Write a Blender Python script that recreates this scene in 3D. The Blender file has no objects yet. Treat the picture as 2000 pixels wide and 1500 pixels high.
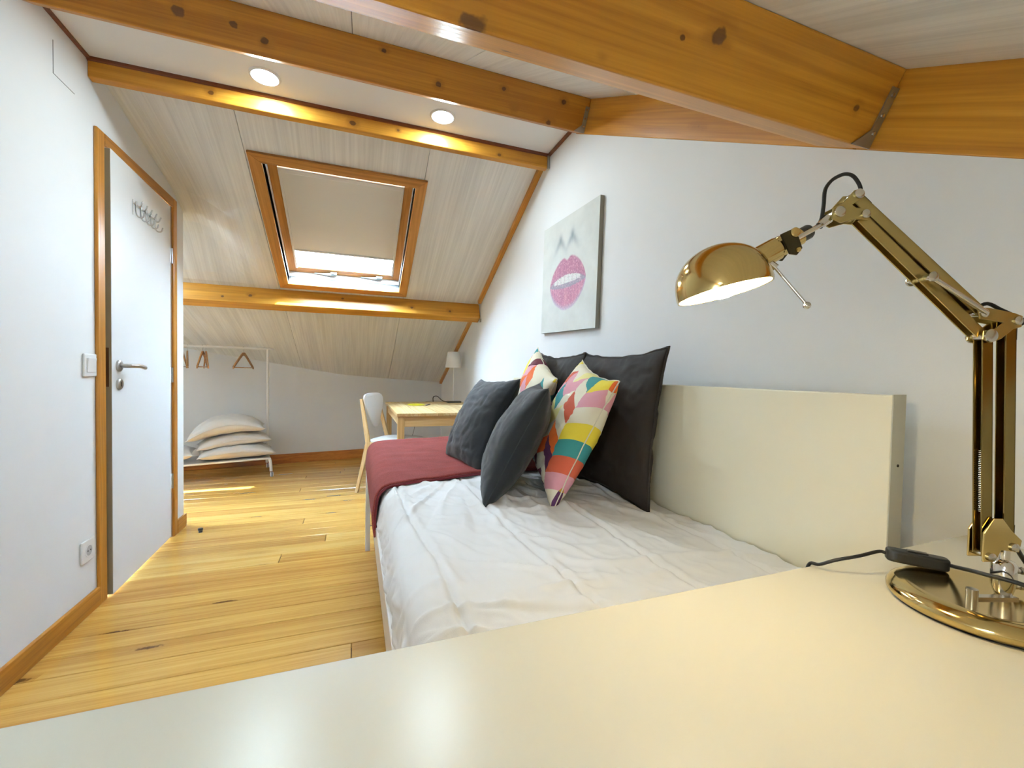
import bpy, math, random
from mathutils import Vector, Matrix, noise
sc = bpy.context.scene
PI = math.pi
R = math.radians

# ------------------------------------------------------------------ camera
def cam_axes(yaw, pitch, roll):
    f = Vector((math.sin(yaw)*math.cos(pitch), math.cos(yaw)*math.cos(pitch), math.sin(pitch)))
    r = Vector((math.cos(yaw), -math.sin(yaw), 0)); u = r.cross(f)
    c, s = math.cos(roll), math.sin(roll)
    return c*r+s*u, -s*r+c*u, f
cr, cu, cf = cam_axes(R(20.2), R(-1.5), R(1.03))
cd = bpy.data.cameras.new('camera'); cam = bpy.data.objects.new('camera', cd); sc.collection.objects.link(cam)
M = Matrix.Identity(4)
for i in range(3):
    M[i][0] = cr[i]; M[i][1] = cu[i]; M[i][2] = -cf[i]
M[2][3] = 1.05
cam.matrix_world = M
cd.sensor_width = 36; cd.sensor_fit = 'HORIZONTAL'; cd.lens = 834/2000*36; cd.clip_start = .01
sc.camera = cam

# ------------------------------------------------------------------ world, sun, exposure
w = bpy.data.worlds.new('world'); sc.world = w; w.use_nodes = True
bg = w.node_tree.nodes['Background']; bg.inputs[0].default_value = (.57, .79, 1, 1); bg.inputs[1].default_value = 97.0
sd = bpy.data.lights.new('sun', 'SUN'); sd.energy = 40; sd.angle = R(.6); sd.color = (1, .95, .86)
so = bpy.data.objects.new('sun', sd); sc.collection.objects.link(so)
so.rotation_euler = Vector((-1.09, .74, -1.88)).to_track_quat('-Z', 'Y').to_euler(); so.location = (2, 2, 5)
sc.view_settings.view_transform = 'Standard'; sc.view_settings.look = 'None'
sc.view_settings.gamma = 1; sc.view_settings.use_curve_mapping = False
sc.view_settings.exposure = 0.48
DOWNLIGHT_W, DESKLAMP_W = 6.8, 3.4

# ------------------------------------------------------------------ helpers
def lin(c):
    return tuple(((v/255+.055)/1.055)**2.4 if v > 10 else v/255/12.92 for v in c)
class MB:
    def __init__(s): s.v = []; s.f = []
    def add(s, vs, fs):
        n = len(s.v); s.v += [Vector(p) for p in vs]; s.f += [tuple(i+n for i in f) for f in fs]; return s
    def hexa(s, p):
        return s.add(p, [(0,3,2,1),(4,5,6,7),(0,1,5,4),(1,2,6,5),(2,3,7,6),(3,0,4,7)])
    def box(s, lo, hi, mat=None):
        (a,b,c),(d,e,g) = lo, hi
        p = [(a,b,c),(d,b,c),(d,e,c),(a,e,c),(a,b,g),(d,b,g),(d,e,g),(a,e,g)]
        if mat: p = [mat @ Vector(q) for q in p]
        return s.hexa(p)
    def bar(s, p0, p1, w, h, up=(0,0,1)):
        p0, p1 = Vector(p0), Vector(p1); d = (p1-p0).normalized(); up = Vector(up)
        if abs(d.dot(up)) > .99: up = Vector((0,1,0))
        x = d.cross(up).normalized(); y = x.cross(d)
        q = []
        for P in (p0, p1):
            for a, b in ((-1,-1),(1,-1),(1,1),(-1,1)): q.append(P+x*a*w/2+y*b*h/2)
        return s.add(q, [(0,1,2,3),(7,6,5,4),(0,4,5,1),(1,5,6,2),(2,6,7,3),(3,7,4,0)])
    def tube(s, pts, r, n=10, caps=True):
        pts = [Vector(p) for p in pts]; rs = r if isinstance(r, (list, tuple)) else [r]*len(pts)
        ref = None; base = len(s.v); fs = []; vs = []
        for i, p in enumerate(pts):
            d = (pts[min(i+1, len(pts)-1)]-pts[max(i-1, 0)]).normalized()
            if ref is None:
                ref = Vector((0,0,1)) if abs(d.z) < .9 else Vector((1,0,0))
            a = (ref-d*ref.dot(d)).normalized(); b = d.cross(a); ref = a
            vs += [p+(a*math.cos(2*PI*k/n)+b*math.sin(2*PI*k/n))*rs[i] for k in range(n)]
        for i in range(len(pts)-1):
            for k in range(n):
                k2 = (k+1) % n; fs.append((i*n+k, i*n+k2, (i+1)*n+k2, (i+1)*n+k))
        if caps: fs += [tuple(range(n-1, -1, -1)), tuple((len(pts)-1)*n+k for k in range(n))]
        return s.add(vs, fs)
    def lathe(s, prof, n=32, mat=None, cap=True):
        vs = []; fs = []; m = len(prof)
        for (r, z) in prof:
            for k in range(n):
                p = Vector((r*math.cos(2*PI*k/n), r*math.sin(2*PI*k/n), z)); vs.append(mat @ p if mat else p)
        for i in range(m-1):
            for k in range(n):
                k2 = (k+1) % n; fs.append((i*n+k, i*n+k2, (i+1)*n+k2, (i+1)*n+k))
        if cap: fs += [tuple(range(n-1, -1, -1)), tuple((m-1)*n+k for k in range(n))]
        return s.add(vs, fs)
    def ball(s, c, r, n=16):
        prof = [(max(1e-5, r*math.sin(PI*i/10)), -r*math.cos(PI*i/10)) for i in range(11)]
        return s.lathe(prof, n, Matrix.Translation(Vector(c)))
    def prism(s, poly, fn, t0, t1):
        n = len(poly); vs = [fn(a, b, t0) for a, b in poly]+[fn(a, b, t1) for a, b in poly]
        return s.add(vs, [tuple(range(n-1, -1, -1)), tuple(range(n, 2*n))]+[(i, (i+1) % n, n+(i+1) % n, n+i) for i in range(n)])
    def grid(s, fn, nu, nv, wrap=False):
        vs = [fn(i/nu, j/nv) for i in range(nu+1) for j in range(nv+1)]
        return s.add(vs, [(i*(nv+1)+j, (i+1)*(nv+1)+j, (i+1)*(nv+1)+j+1, i*(nv+1)+j+1) for i in range(nu) for j in range(nv)])
    def mesh(s, name, mat, smooth=False):
        me = bpy.data.meshes.new(name); me.from_pydata([tuple(p) for p in s.v], [], s.f)
        me.materials.append(mat); me.validate()
        import bmesh
        bm = bmesh.new(); bm.from_mesh(me); bmesh.ops.recalc_face_normals(bm, faces=bm.faces); bm.to_mesh(me); bm.free()
        if smooth:
            for p in me.polygons: p.use_smooth = True
        return me
    def build(s, name, mat, parent=None, smooth=False, bevel=0, sharp=None, loc=None, seg=2, sub=0):
        o = bpy.data.objects.new(name, s.mesh(name, mat, smooth)); sc.collection.objects.link(o)
        if parent: o.parent = parent
        if loc: o.location = loc
        if smooth and sharp: o.data.set_sharp_from_angle(angle=R(sharp))
        if bevel:
            m = o.modifiers.new('bevel', 'BEVEL'); m.width = bevel; m.segments = seg; m.limit_method = 'ANGLE'; m.angle_limit = R(40)
        if sub:
            m = o.modifiers.new('sub', 'SUBSURF'); m.levels = sub; m.render_levels = sub
        return o
def link_copy(src, parent=None, loc=None, rot=None):
    o = src.copy(); sc.collection.objects.link(o); o.parent = parent
    if loc is not None: o.location = loc
    if rot is not None: o.rotation_euler = rot
    return o
def tag(o, label, cat, group=None):
    o['label'] = label; o['category'] = cat
    if group: o['group'] = group
    return o
def struct(o, label=None):
    o['kind'] = 'structure'
    if label: o['label'] = label
    return o
def empty(name, loc=(0,0,0), rz=0):
    o = bpy.data.objects.new(name, None); sc.collection.objects.link(o); o.location = loc; o.rotation_euler = (0,0,rz)
    o.empty_display_size = .05; return o
def spline(pts, n=8):
    pts = [Vector(p) for p in pts]; P = [2*pts[0]-pts[1]]+pts+[2*pts[-1]-pts[-2]]; out = []
    for i in range(1, len(P)-2):
        for k in range(n):
            t = k/n; a, b, c, d = P[i-1:i+3]
            out.append(.5*((2*b)+(c-a)*t+(2*a-5*b+4*c-d)*t*t+(3*b-a-3*c+d)*t**3))
    return out+[pts[-1]]

# ------------------------------------------------------------------ materials
class N:
    def __init__(s, name):
        s.m = bpy.data.materials.new(name); s.m.use_nodes = True; s.t = s.m.node_tree; s.b = s.t.nodes['Principled BSDF']
    def n(s, typ, **kw):
        o = s.t.nodes.new('ShaderNode'+typ)
        for k, v in kw.items(): setattr(o, k, v)
        return o
    def l(s, a, b): s.t.links.new(a, b)
    def val(s, sock, v):
        if isinstance(v, bpy.types.NodeSocket): s.l(v, sock)
        else: sock.default_value = v
    def math(s, op, a, b=0, c=0, clamp=False):
        o = s.n('Math', operation=op, use_clamp=clamp)
        for i, v in enumerate((a, b, c)): s.val(o.inputs[i], v)
        return o.outputs[0]
    def vm(s, op, a, b=(0,0,0)):
        o = s.n('VectorMath', operation=op); s.val(o.inputs[0], a)
        if op == 'SCALE': s.val(o.inputs['Scale'], b)
        else: s.val(o.inputs[1], b)
        return o.outputs['Value'] if op in ('LENGTH', 'DISTANCE', 'DOT_PRODUCT') else o.outputs[0]
    def mix(s, fac, a, b, mode='MIX'):
        o = s.n('Mix', data_type='RGBA', blend_type=mode); s.val(o.inputs[0], fac)
        for i, v in ((6, a), (7, b)): s.val(o.inputs[i], (*v, 1) if isinstance(v, tuple) and len(v) == 3 else v)
        return o.outputs[2]
    def ramp(s, fac, stops, interp='LINEAR'):
        o = s.n('ValToRGB'); o.color_ramp.interpolation = interp; e = o.color_ramp.elements
        while len(e) < len(stops): e.new(.5)
        for i, (p, c) in enumerate(stops): e[i].position = p; e[i].color = (*c, 1)
        s.l(fac, o.inputs[0]); return o.outputs[0]
    def smooth(s, x, a, b):
        o = s.n('MapRange', interpolation_type='SMOOTHSTEP', clamp=True); s.val(o.inputs[0], x)
        o.inputs[1].default_value = a; o.inputs[2].default_value = b; return o.outputs[0]
    def noise(s, vec, scale, detail=2, rough=.5, dist=0):
        o = s.n('TexNoise'); s.l(vec, o.inputs['Vector']); o.inputs['Scale'].default_value = scale
        o.inputs['Detail'].default_value = detail; o.inputs['Roughness'].default_value = rough; o.inputs['Distortion'].default_value = dist
        return o.outputs[0]
    def bump(s, h, strength, dist=.01):
        o = s.n('Bump'); o.inputs['Strength'].default_value = strength; o.inputs['Distance'].default_value = dist
        s.l(h, o.inputs['Height']); s.l(o.outputs[0], s.b.inputs['Normal'])
    def set(s, **kw):
        for k, v in kw.items(): s.val(s.b.inputs[k.replace('_', ' ')], (*v, 1) if isinstance(v, tuple) and len(v) == 3 else v)
        return s
def plain(name, col, rough=.5, metal=0, bump=0, bscale=200, **kw):
    k = N(name); k.set(Base_Color=col, Roughness=rough, Metallic=metal, **kw)
    if bump:
        tc = k.n('TexCoord'); k.bump(k.noise(tc.outputs['Object'], bscale, 3), bump, .003)
    return k.m
def wood(name, light, mid, dark, axis=0, ring=9, knot=(2.2, 7), kr=.16, kthr=.62, rough=.35, coat=0, bump=.08, vary=.12, knots=(), knotcol=(.10, .036, .011), band=.07, rotx=0):
    k = N(name); tc = k.n('TexCoord'); oi = k.n('ObjectInfo')
    rnd = k.math('MULTIPLY', oi.outputs['Random'], 37.0)
    cmb = k.n('CombineXYZ'); k.l(rnd, cmb.inputs[0]); k.l(rnd, cmb.inputs[1]); k.l(rnd, cmb.inputs[2])
    oc = tc.outputs['Object']
    if rotx:
        vr = k.n('VectorRotate', rotation_type='X_AXIS'); k.l(oc, vr.inputs['Vector']); vr.inputs['Angle'].default_value = rotx; oc = vr.outputs[0]
    vec = k.vm('ADD', oc, cmb.outputs[0])
    st = [1.0]*3; st[axis] = .04
    kst = [knot[1]]*3; kst[axis] = knot[0]
    vor = k.n('TexVoronoi'); k.l(k.vm('MULTIPLY', vec, tuple(kst)), vor.inputs['Vector']); vor.inputs['Scale'].default_value = 1
    vor.inputs['Randomness'].default_value = .9
    sep = k.n('SeparateColor'); k.l(vor.outputs['Color'], sep.inputs[0])
    has = k.math('GREATER_THAN', sep.outputs[0], kthr)
    size = k.math('MULTIPLY_ADD', sep.outputs[1], .7, .5)
    d = k.math('ADD', k.math('DIVIDE', vor.outputs['Distance'], size), k.math('MULTIPLY', k.math('SUBTRACT', k.noise(vec, 70, 2), .5), kr*.9))
    km = k.math('MULTIPLY', k.math('SUBTRACT', 1, k.smooth(d, kr*.75, kr*1.25)), has)
    halo = k.math('MULTIPLY', k.math('SUBTRACT', 1, k.smooth(d, kr*.6, kr*3.2)), has)
    wob = k.noise(oc, 55, 2)
    for (p, r) in knots:
        dv = k.vm('SUBTRACT', tc.outputs['Object'], p)
        sv = [1, 1, 1]; sv[axis] = .8
        dist = k.math('ADD', k.vm('LENGTH', k.vm('MULTIPLY', dv, tuple(sv))), k.math('MULTIPLY', k.math('SUBTRACT', wob, .5), r*1.1))
        km = k.math('MAXIMUM', km, k.math('SUBTRACT', 1, k.smooth(dist, r*.75, r*1.12)))
        halo = k.math('MAXIMUM', halo, k.math('SUBTRACT', 1, k.smooth(dist, r*.7, r*3)))
    sv = k.vm('MULTIPLY', vec, tuple(st))
    base = k.noise(sv, ring, 2, .5, .3)
    bands = k.math('SINE', k.math('ADD', k.math('MULTIPLY', base, 46), k.math('MULTIPLY', halo, 2.2)))
    st2 = [140.0]*3; st2[axis] = 3.0
    fine = k.noise(k.vm('MULTIPLY', vec, tuple(st2)), 1, 3, .6)
    broad = k.noise(sv, 3.2, 2)
    t = k.math('ADD', k.math('MULTIPLY', bands, band), k.math('ADD', k.math('MULTIPLY', fine, .42), k.math('MULTIPLY', broad, .75)))
    col = k.ramp(t, [(.30, light), (.52, mid), (.78, dark)])
    col = k.mix(k.math('MULTIPLY', halo, .45), col, tuple(v*.8 for v in dark))
    col = k.mix(k.math('MULTIPLY', km, k.math('MULTIPLY_ADD', fine, .35, .68)), col, knotcol)
    v = k.math('MULTIPLY_ADD', oi.outputs['Random'], vary*2, 1-vary)
    hsv = k.n('HueSaturation'); k.l(v, hsv.inputs['Value']); k.l(col, hsv.inputs['Color'])
    k.set(Base_Color=hsv.outputs[0], Roughness=rough, Coat_Weight=coat, Coat_Roughness=.08)
    if bump: k.bump(k.math('ADD', fine, k.math('MULTIPLY', bands, .3)), bump, .002)
    return k.m
def ceiling_mat(name, col, axis):
    k = N(name); tc = k.n('TexCoord'); s1 = [75.0, 1.3, 1.3]
    f1 = k.noise(k.vm('MULTIPLY', tc.outputs['Object'], tuple(s1)), 1, 4, .65)
    s2 = [16.0, .7, .7]
    f2 = k.noise(k.vm('MULTIPLY', tc.outputs['Object'], tuple(s2)), 1, 3)
    t = k.math('ADD', k.math('MULTIPLY', f1, .6), k.math('MULTIPLY', f2, .4))
    c = k.ramp(t, [(.35, tuple(v*.86 for v in col)), (.62, tuple(min(1, v*1.06) for v in col))])
    k.set(Base_Color=c, Roughness=.42); k.bump(f1, .12, .002); return k.m
def wall_mat(name, col):
    k = N(name); tc = k.n('TexCoord'); f = k.noise(tc.outputs['Object'], 2.2, 4, .6); g = k.noise(tc.outputs['Object'], 260, 2)
    k.set(Base_Color=k.ramp(f, [(.3, tuple(v*.965 for v in col)), (.7, col)]), Roughness=.6); k.bump(k.math('ADD', g, k.math('MULTIPLY', f, 2)), .05, .003); return k.m
def fabric(name, c1, c2, scale=700, rough=.85, bump=.25, sheen=.2):
    k = N(name); tc = k.n('TexCoord'); a = k.noise(tc.outputs['Object'], scale, 2); b = k.noise(tc.outputs['Object'], 14, 3)
    k.set(Base_Color=k.mix(k.math('ADD', k.math('MULTIPLY', a, .6), k.math('MULTIPLY', b, .4)), c1, c2), Roughness=rough, Sheen_Weight=sheen)
    k.bump(a, bump, .002); return k.m

W_WALL = wall_mat('white_wall_paint', (.87, .89, .90))
W_CEIL = ceiling_mat('whitewashed_ceiling_slope', (.90, .905, .875), 1)
W_FLAT = plain('flat_ceiling_white', (.92, .93, .93), .6, bump=.03)
DARKGAP = plain('dark_gap', (.03, .025, .02), .9)
BL, BM_, BD = lin((230,170,72)), lin((208,146,48)), lin((172,110,30))
def beam_wood(name, axis=0, knots=(), **kw):
    return wood(name, BL, BM_, BD, axis, ring=7, knot=(3.2, 9), kr=.12, kthr=.72, rough=.36, vary=.05, knots=knots, **kw)
W_BEAM = beam_wood('pine_beam'); W_BEAM_Y = beam_wood('pine_beam_lengthwise', 1)
W_TRIMY = wood('varnished_trim', lin((206,148,66)), lin((188,126,44)), lin((150,94,28)), 1, ring=12, kthr=.97, vary=.05)
W_TRIMX = wood('varnished_trim_cross', lin((206,148,66)), lin((188,126,44)), lin((150,94,28)), 0, ring=12, kthr=.97, vary=.05)
W_TRIMZ = wood('varnished_trim_upright', lin((206,148,66)), lin((188,126,44)), lin((150,94,28)), 2, ring=12, kthr=.97, vary=.05)
W_WINX = wood('window_pine_cross', lin((208,150,80)), lin((190,130,60)), lin((154,98,40)), 0, ring=14, kthr=.99, vary=.04)
W_WINY = wood('window_pine_slope', lin((208,150,80)), lin((190,130,60)), lin((154,98,40)), 1, ring=14, kthr=.99, vary=.04, rotx=math.atan(.4615))
W_TRIMS = wood('varnished_trim_slope', lin((206,148,66)), lin((188,126,44)), lin((150,94,28)), 1, ring=12, kthr=.97, vary=.05, rotx=math.atan(.4615))
W_FLOOR = wood('pine_floor', lin((228,186,108)), lin((214,166,84)), lin((186,132,58)), 0, ring=8, knot=(2.6, 12), kr=.14, kthr=.66, rough=.17, coat=.5, bump=.04, vary=.05, band=.05)
W_BASEX = wood('baseboard_wood_cross', lin((200,132,60)), lin((178,108,42)), lin((140,78,26)), 0, kthr=.9, vary=.04)
W_PINEX = wood('light_pine_x', lin((236,208,158)), lin((226,192,136)), lin((200,158,98)), 0, ring=10, kthr=.93, rough=.5, vary=.05)
W_PINEY = wood('light_pine_y', lin((236,214,172)), lin((228,200,150)), lin((204,166,108)), 1, ring=10, kthr=.93, rough=.5, vary=.05)
W_PINEZ = wood('light_pine_z', lin((230,200,146)), lin((218,182,124)), lin((190,148,90)), 2, ring=10, kthr=.93, rough=.5, vary=.05)
W_BIRCH = wood('birch_chair', lin((226,196,146)), lin((214,180,126)), lin((190,152,98)), 2, ring=7, kthr=1.1, rough=.45, vary=.03)
W_HANG = wood('hanger_wood', lin((190,142,88)), lin((172,122,70)), lin((140,94,48)), 0, kthr=1.1, vary=.15)
WHITE_LAC = plain('white_lacquer', (.86, .86, .84), .3)
DOOR_W = plain('white_door_paint', (.82, .84, .85), .38, bump=.02)
EDGE_W = plain('raw_door_edge', lin((150,138,112)), .6)
PLASTIC_W = plain('white_plastic', (.84, .84, .83), .3)
PLASTIC_B = plain('black_plastic', (.012, .012, .012), .4)
RUBBER = plain('black_cord', (.008, .008, .008), .5)
STEEL = plain('brushed_steel', (.55, .55, .54), .32, 1)
ZINC = plain('zinc_plate', (.42, .42, .40), .45, 1, bump=.1, bscale=90)
CHROME = plain('chrome', (.75, .74, .71), .12, 1)
BRASS = plain('polished_brass', lin((206,182,122)), .13, 1)
BRASS_D = plain('antique_brass', lin((186,168,112)), .28, 1)
BRASS_DKREFL = plain('brass_dark_reflection', lin((134,116,70)), .16, 1)  # darker brass copy: the lower arm's dark reflections put into the colour
SCREW = plain('screw_metal', (.62, .6, .55), .25, 1)
DESK_W = plain('desk_melamine', (.655, .625, .515), .27, bump=.02, bscale=500)
PANEL_W = plain('bed_panel_cream', (.88, .84, .67), .35, bump=.02, bscale=400)
SHEET = fabric('white_cotton', (.84, .84, .84), (.88, .88, .88), 600, .9, .1, .1)
LINEN_W = fabric('white_pillow_cotton', (.74, .73, .71), (.82, .81, .79), 500, .9, .15, .1)
NAVY = fabric('navy_velvet', (.006, .008, .011), (.012, .0145, .018), 900, .75, .2, .2)
CHAR = fabric('charcoal_brown_cotton', (.014, .009, .006), (.028, .018, .013), 900, .75, .2, .0)
RED = fabric('red_weave', lin((78,13,13)), lin((176,78,70)), 230, .95, .7, .0)
REDHEM = fabric('dark_red_hem', lin((96,24,30)), lin((120,34,38)), 520, .95, .4, .1)

# ================================================================== ROOM SHELL
XL, XR = -1.053, 1.06
YB = -.95                                    # low back wall behind the desk
ZA = lambda y: 1.385+.5385*y                 # near ceiling surface
ZB = lambda y: 1.217+.5375*y                 # underside of near rafters
TH = math.atan(.4615)
O = Vector((0, 2.389, 2.311)); SN = Vector((0, math.sin(TH), math.cos(TH))); SS = Vector((0, math.cos(TH), -math.sin(TH)))
def S(x, s, d=0): return O+SS*s+SN*d+Vector((x, 0, 0))      # far slope: across, down the slope, depth above it
ZF = lambda y: 2.311-.4615*(y-2.389)
YW = lambda x: 5.398+.139*x                  # far low wall footprint
TOP = [(-2.75,1.45),(-1.62,1.237),(-1.38,1.19),(-.82,1.10),(-.24,.998),(.04,.969),(.47,.936),(1.06,.905),(1.3,.89)]
def ztop(x):
    for (a, b), (c, d) in zip(TOP, TOP[1:]):
        if x <= c: return b+(d-b)*(x-a)/(c-a)
    return TOP[-1][1]
XA = -2.6                                    # alcove end
YC = 3.36                                    # corner where the left wall stops

# floor: subfloor and single planks across the room
fl = struct(MB().box((XA-.1, YB-.1, -.12), (XR+.1, 5.7, -.022)).build('floor', DARKGAP), 'honey coloured varnished pine plank floor with dark knots')
rnd = random.Random(4)
P0 = 1.724; pitch = .1215
k0 = int((YB-P0)/pitch)-1
meshcache = {}
y = P0+k0*pitch; row = 0
while y < 5.6:
    lo, hi = max(y, YB), y+pitch
    if hi > YB+.02:
        xs = [XA if lo > YC-.12 else XL-.02]
        if rnd.random() < .18:
            c = rnd.uniform(-.6, .35)
            if abs(c-xs[0]) > .3: xs.append(c)
        xs.append(XR)
        for a, b in zip(xs, xs[1:]):
            g = .0011
            key = (round(b-a, 3), round(hi-lo, 3))
            if key not in meshcache:
                L, Wd = b-a-2*g, hi-lo-2*g
                meshcache[key] = MB().box((-L/2, -Wd/2, -.011), (L/2, Wd/2, .011)).mesh('floor_plank', W_FLOOR)
            o = bpy.data.objects.new('floor_plank', meshcache[key]); sc.collection.objects.link(o); o.parent = fl
            o.location = ((a+b)/2, (lo+hi)/2, -.011+rnd.uniform(-.0004, .0002))
            m = o.modifiers.new('bevel', 'BEVEL'); m.width = .0022; m.segments = 1
    y += pitch; row += 1

# left wall with the door opening (x thickness 0.12 outwards)
D0, D1, DZ = 2.41, 3.165, 2.035
yz = lambda x0: (lambda a, b, t: Vector((x0+t, a, b)))
wl = MB()
fx = yz(XL)
yA2 = 1.90
wl.prism([(YB, -.02), (D0, -.02), (D0, ZF(2.44) if 0 else 2.36), (2.0, 2.36), (yA2, ZA(yA2)+.02), (YB, ZA(YB)+.02)], fx, -.12, 0)
wl.prism([(D0, DZ), (D1, DZ), (D1, ZF(D1)+.24), (2.6, 2.40), (D0, 2.36)], fx, -.12, 0)
wl.prism([(D1, -.02), (YC, -.02), (YC, ZF(YC)+.23), (D1, ZF(D1)+.24)], fx, -.12, 0)
wall_left = struct(wl.build('wall_left', W_WALL), 'white painted wall with the door in it')
MB().box((XL-.001, 2.093, 2.123), (XL+.0012, 2.0955, 2.244)).bar((XL, 2.094, 2.124), (XL, 2.222, 2.1235), .0024, .002).build('hatch_seam', plain('seam_grey', (.3, .3, .3), .8), wall_left)
struct(MB().box((XA-.1, YC-.12, -.02), (XL-.12, YC, ZF(YC)+.23)).box((XA-.1, YC, -.02), (XA, 5.4, 2.0)).build('wall_alcove', W_WALL), 'white alcove wall behind the partition')
# right wall, following the roof line
fr = yz(XR)
wr = MB()
wr.prism([(YB, -.02), (2.0, -.02), (2.0, ZB(2.0)), (YB, ZB(YB))], fr, 0, .12)
wr.prism([(2.0, -.02), (5.65, -.02), (5.65, .86), (2.36, 2.36), (2.0, 2.36)], fr, 0, .12)
wall_right = struct(wr.build('wall_right', W_WALL), 'white painted wall behind the bed')
struct(MB().box((XL-.12, YB-.1, -.02), (XR+.12, YB, ZA(YB)+.03)).build('wall_back', W_WALL), 'low white wall under the near eave')
# far low wall
wf = MB(); xs = [XA-.1, -1.62, -1.1, -.6, -.24, .04, .47, XR+.1]
for a, b in zip(xs, xs[1:]):
    p = [(a, YW(a), -.02), (b, YW(b), -.02), (b, YW(b)+.1, -.02), (a, YW(a)+.1, -.02), (a, YW(a), ztop(a)+.03), (b, YW(b), ztop(b)+.03), (b, YW(b)+.1, ztop(b)+.03), (a, YW(a)+.1, ztop(a)+.03)]
    wf.hexa(p)
struct(wf.build('wall_far', W_WALL), 'low white knee wall under the far eave')

# far sloping ceiling: backing plus three boards-faced panels with open seams
SK = dict(x0=-.484, x1=.338, s0=.325, s1=1.427)            # skylight opening
def slope_y(s): return (O+SS*s).y
sP = (3.80-2.389)/math.cos(TH)
def low(x, t, d=0):                                        # lower, slightly warped part from purlin to wall
    a = S(x, sP); b = Vector((x, YW(x)+.02, ztop(x)-.0))
    p = a.lerp(b, t); p.z += d; return p
def clamp01(v): return max(0, min(1, v))
def sm(v): v = clamp01(v); return v*v*(3-2*v)
def warp(x, s):                                            # plastered rise of the ceiling beside the partition
    y = (O+SS*s).y
    g = clamp01((y-2.36)/.80)*(1-sm((y-3.40)/.36))
    return .185*g*sm((-.60-x)/.42)
def wslab(mb, x0, x1, d0, d1, nx=18, ns=24):
    for i in range(nx):
        for j in range(ns):
            a, b = x0+(x1-x0)*i/nx, x0+(x1-x0)*(i+1)/nx; c, d = s00+(sP-s00)*j/ns, s00+(sP-s00)*(j+1)/ns
            q = []
            for dd_ in (d0, d1): q += [S(X, T_, dd_)+Vector((0, 0, warp(X, T_))) for X, T_ in ((a, c), (b, c), (b, d), (a, d))]
            n = len(mb.v); mb.v += q; F_ = [(0,3,2,1),(4,5,6,7)]
            if i == 0: F_.append((3,0,4,7))
            if i == nx-1: F_.append((1,2,6,5))
            if j == 0: F_.append((0,1,5,4))
            if j == ns-1: F_.append((2,3,7,6))
            mb.f += [tuple(k_+n for k_ in f_) for f_ in F_]
s00 = -.10
ceil = MB()
def slab(mb, x0, x1, s0, s1, d0, d1):
    mb.hexa([S(x0,s0,d0), S(x1,s0,d0), S(x1,s1,d0), S(x0,s1,d0), S(x0,s0,d1), S(x1,s0,d1), S(x1,s1,d1), S(x0,s1,d1)])
def lowslab(mb, x0, x1, d0, d1, n=5):
    for i in range(n):
        a, b = x0+(x1-x0)*i/n, x0+(x1-x0)*(i+1)/n
        mb.hexa([low(a,0,d0), low(b,0,d0), low(b,1.02,d0), low(a,1.02,d0), low(a,0,d1), low(b,0,d1), low(b,1.02,d1), low(a,1.02,d1)])
s00 = -.10
AX0, AX1, AS0, AS1 = -2.46, -1.66, .93, 1.50                # unseen opening, added to light the alcove
wslab(ceil, -1.51, -.555, .024, .06)
for (a, b, c, d) in ((XA-.1, AX0, s00, sP), (AX1, -1.49, s00, sP), (-.56, SK['x0'], s00, sP), (AX0, AX1, s00, AS0), (AX0, AX1, AS1, sP), (SK['x1'], XR+.1, s00, sP), (SK['x0'], SK['x1'], s00, SK['s0']), (SK['x0'], SK['x1'], SK['s1'], sP)):
    slab(ceil, a, b, c, d, .022, .06)
lowslab(ceil, XA-.1, XR+.1, .026, .07, 8)
ceiling = struct(ceil.build('ceiling', DARKGAP), 'sloping whitewashed panel ceiling around the skylight')
seam = [XA-.05, -1.50, -.558, .384, XR+.02]
for a, b in zip(seam, seam[1:]):
    g = .0016; m = MB()
    if a < 0 < b:
        for (p, q, c, d) in ((a+g, SK['x0'], s00, sP), (SK['x1'], b-g, s00, sP), (SK['x0'], SK['x1'], s00, SK['s0']), (SK['x0'], SK['x1'], SK['s1'], sP)): slab(m, p, q, c, d, 0, .022)
    elif b < -1:
        for (p, q, c, d) in ((a+g, AX0, s00, sP), (AX1, b-g, s00, sP), (AX0, AX1, s00, AS0), (AX0, AX1, AS1, sP)): slab(m, p, q, c, d, 0, .022)
    elif b < 0: wslab(m, a+g, b-g, 0, .022)
    else: slab(m, a+g, b-g, s00, sP, 0, .022)
    lowslab(m, a+g, b-g, 0, .024)
    m.build('ceiling_panel', W_CEIL, ceiling)
# flat strip at the ridge and near slope
struct(MB().box((XL-.1, 1.93, 2.33), (XR+.1, 2.33, 2.38)).build('ceiling_ridge', W_FLAT), 'flat white ceiling strip holding the two downlights')
NX0, NX1, NY0, NY1 = -.97, -.58, -.70, -.37                 # unseen roof light behind the camera, added to brighten the near end
def nslab(mb, x0, x1, y0, y1, d0, d1):
    mb.hexa([(x0,y0,ZA(y0)+d0), (x1,y0,ZA(y0)+d0), (x1,y1,ZA(y1)+d0), (x0,y1,ZA(y1)+d0), (x0,y0,ZA(y0)+d1), (x1,y0,ZA(y0)+d1), (x1,y1,ZA(y1)+d1), (x0,y1,ZA(y1)+d1)])
def nholed(x0, x1, y0, y1, d0, d1):
    m = MB()
    if x0 < NX0 and x1 > NX1:
        for r_ in ((x0, NX0, y0, y1), (NX1, x1, y0, y1), (NX0, NX1, y0, NY0), (NX0, NX1, NY1, y1)): nslab(m, *r_, d0, d1)
    else: nslab(m, x0, x1, y0, y1, d0, d1)
    return m
W_NEAR = ceiling_mat('whitewashed_ceiling_near', (.90, .905, .875), 1)
ceiling_near = struct(nholed(XL-.1, XR+.15, YB-.1, 2.0, .014, .07).build('ceiling_near', DARKGAP), 'near roof slope of whitewashed panels')
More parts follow.
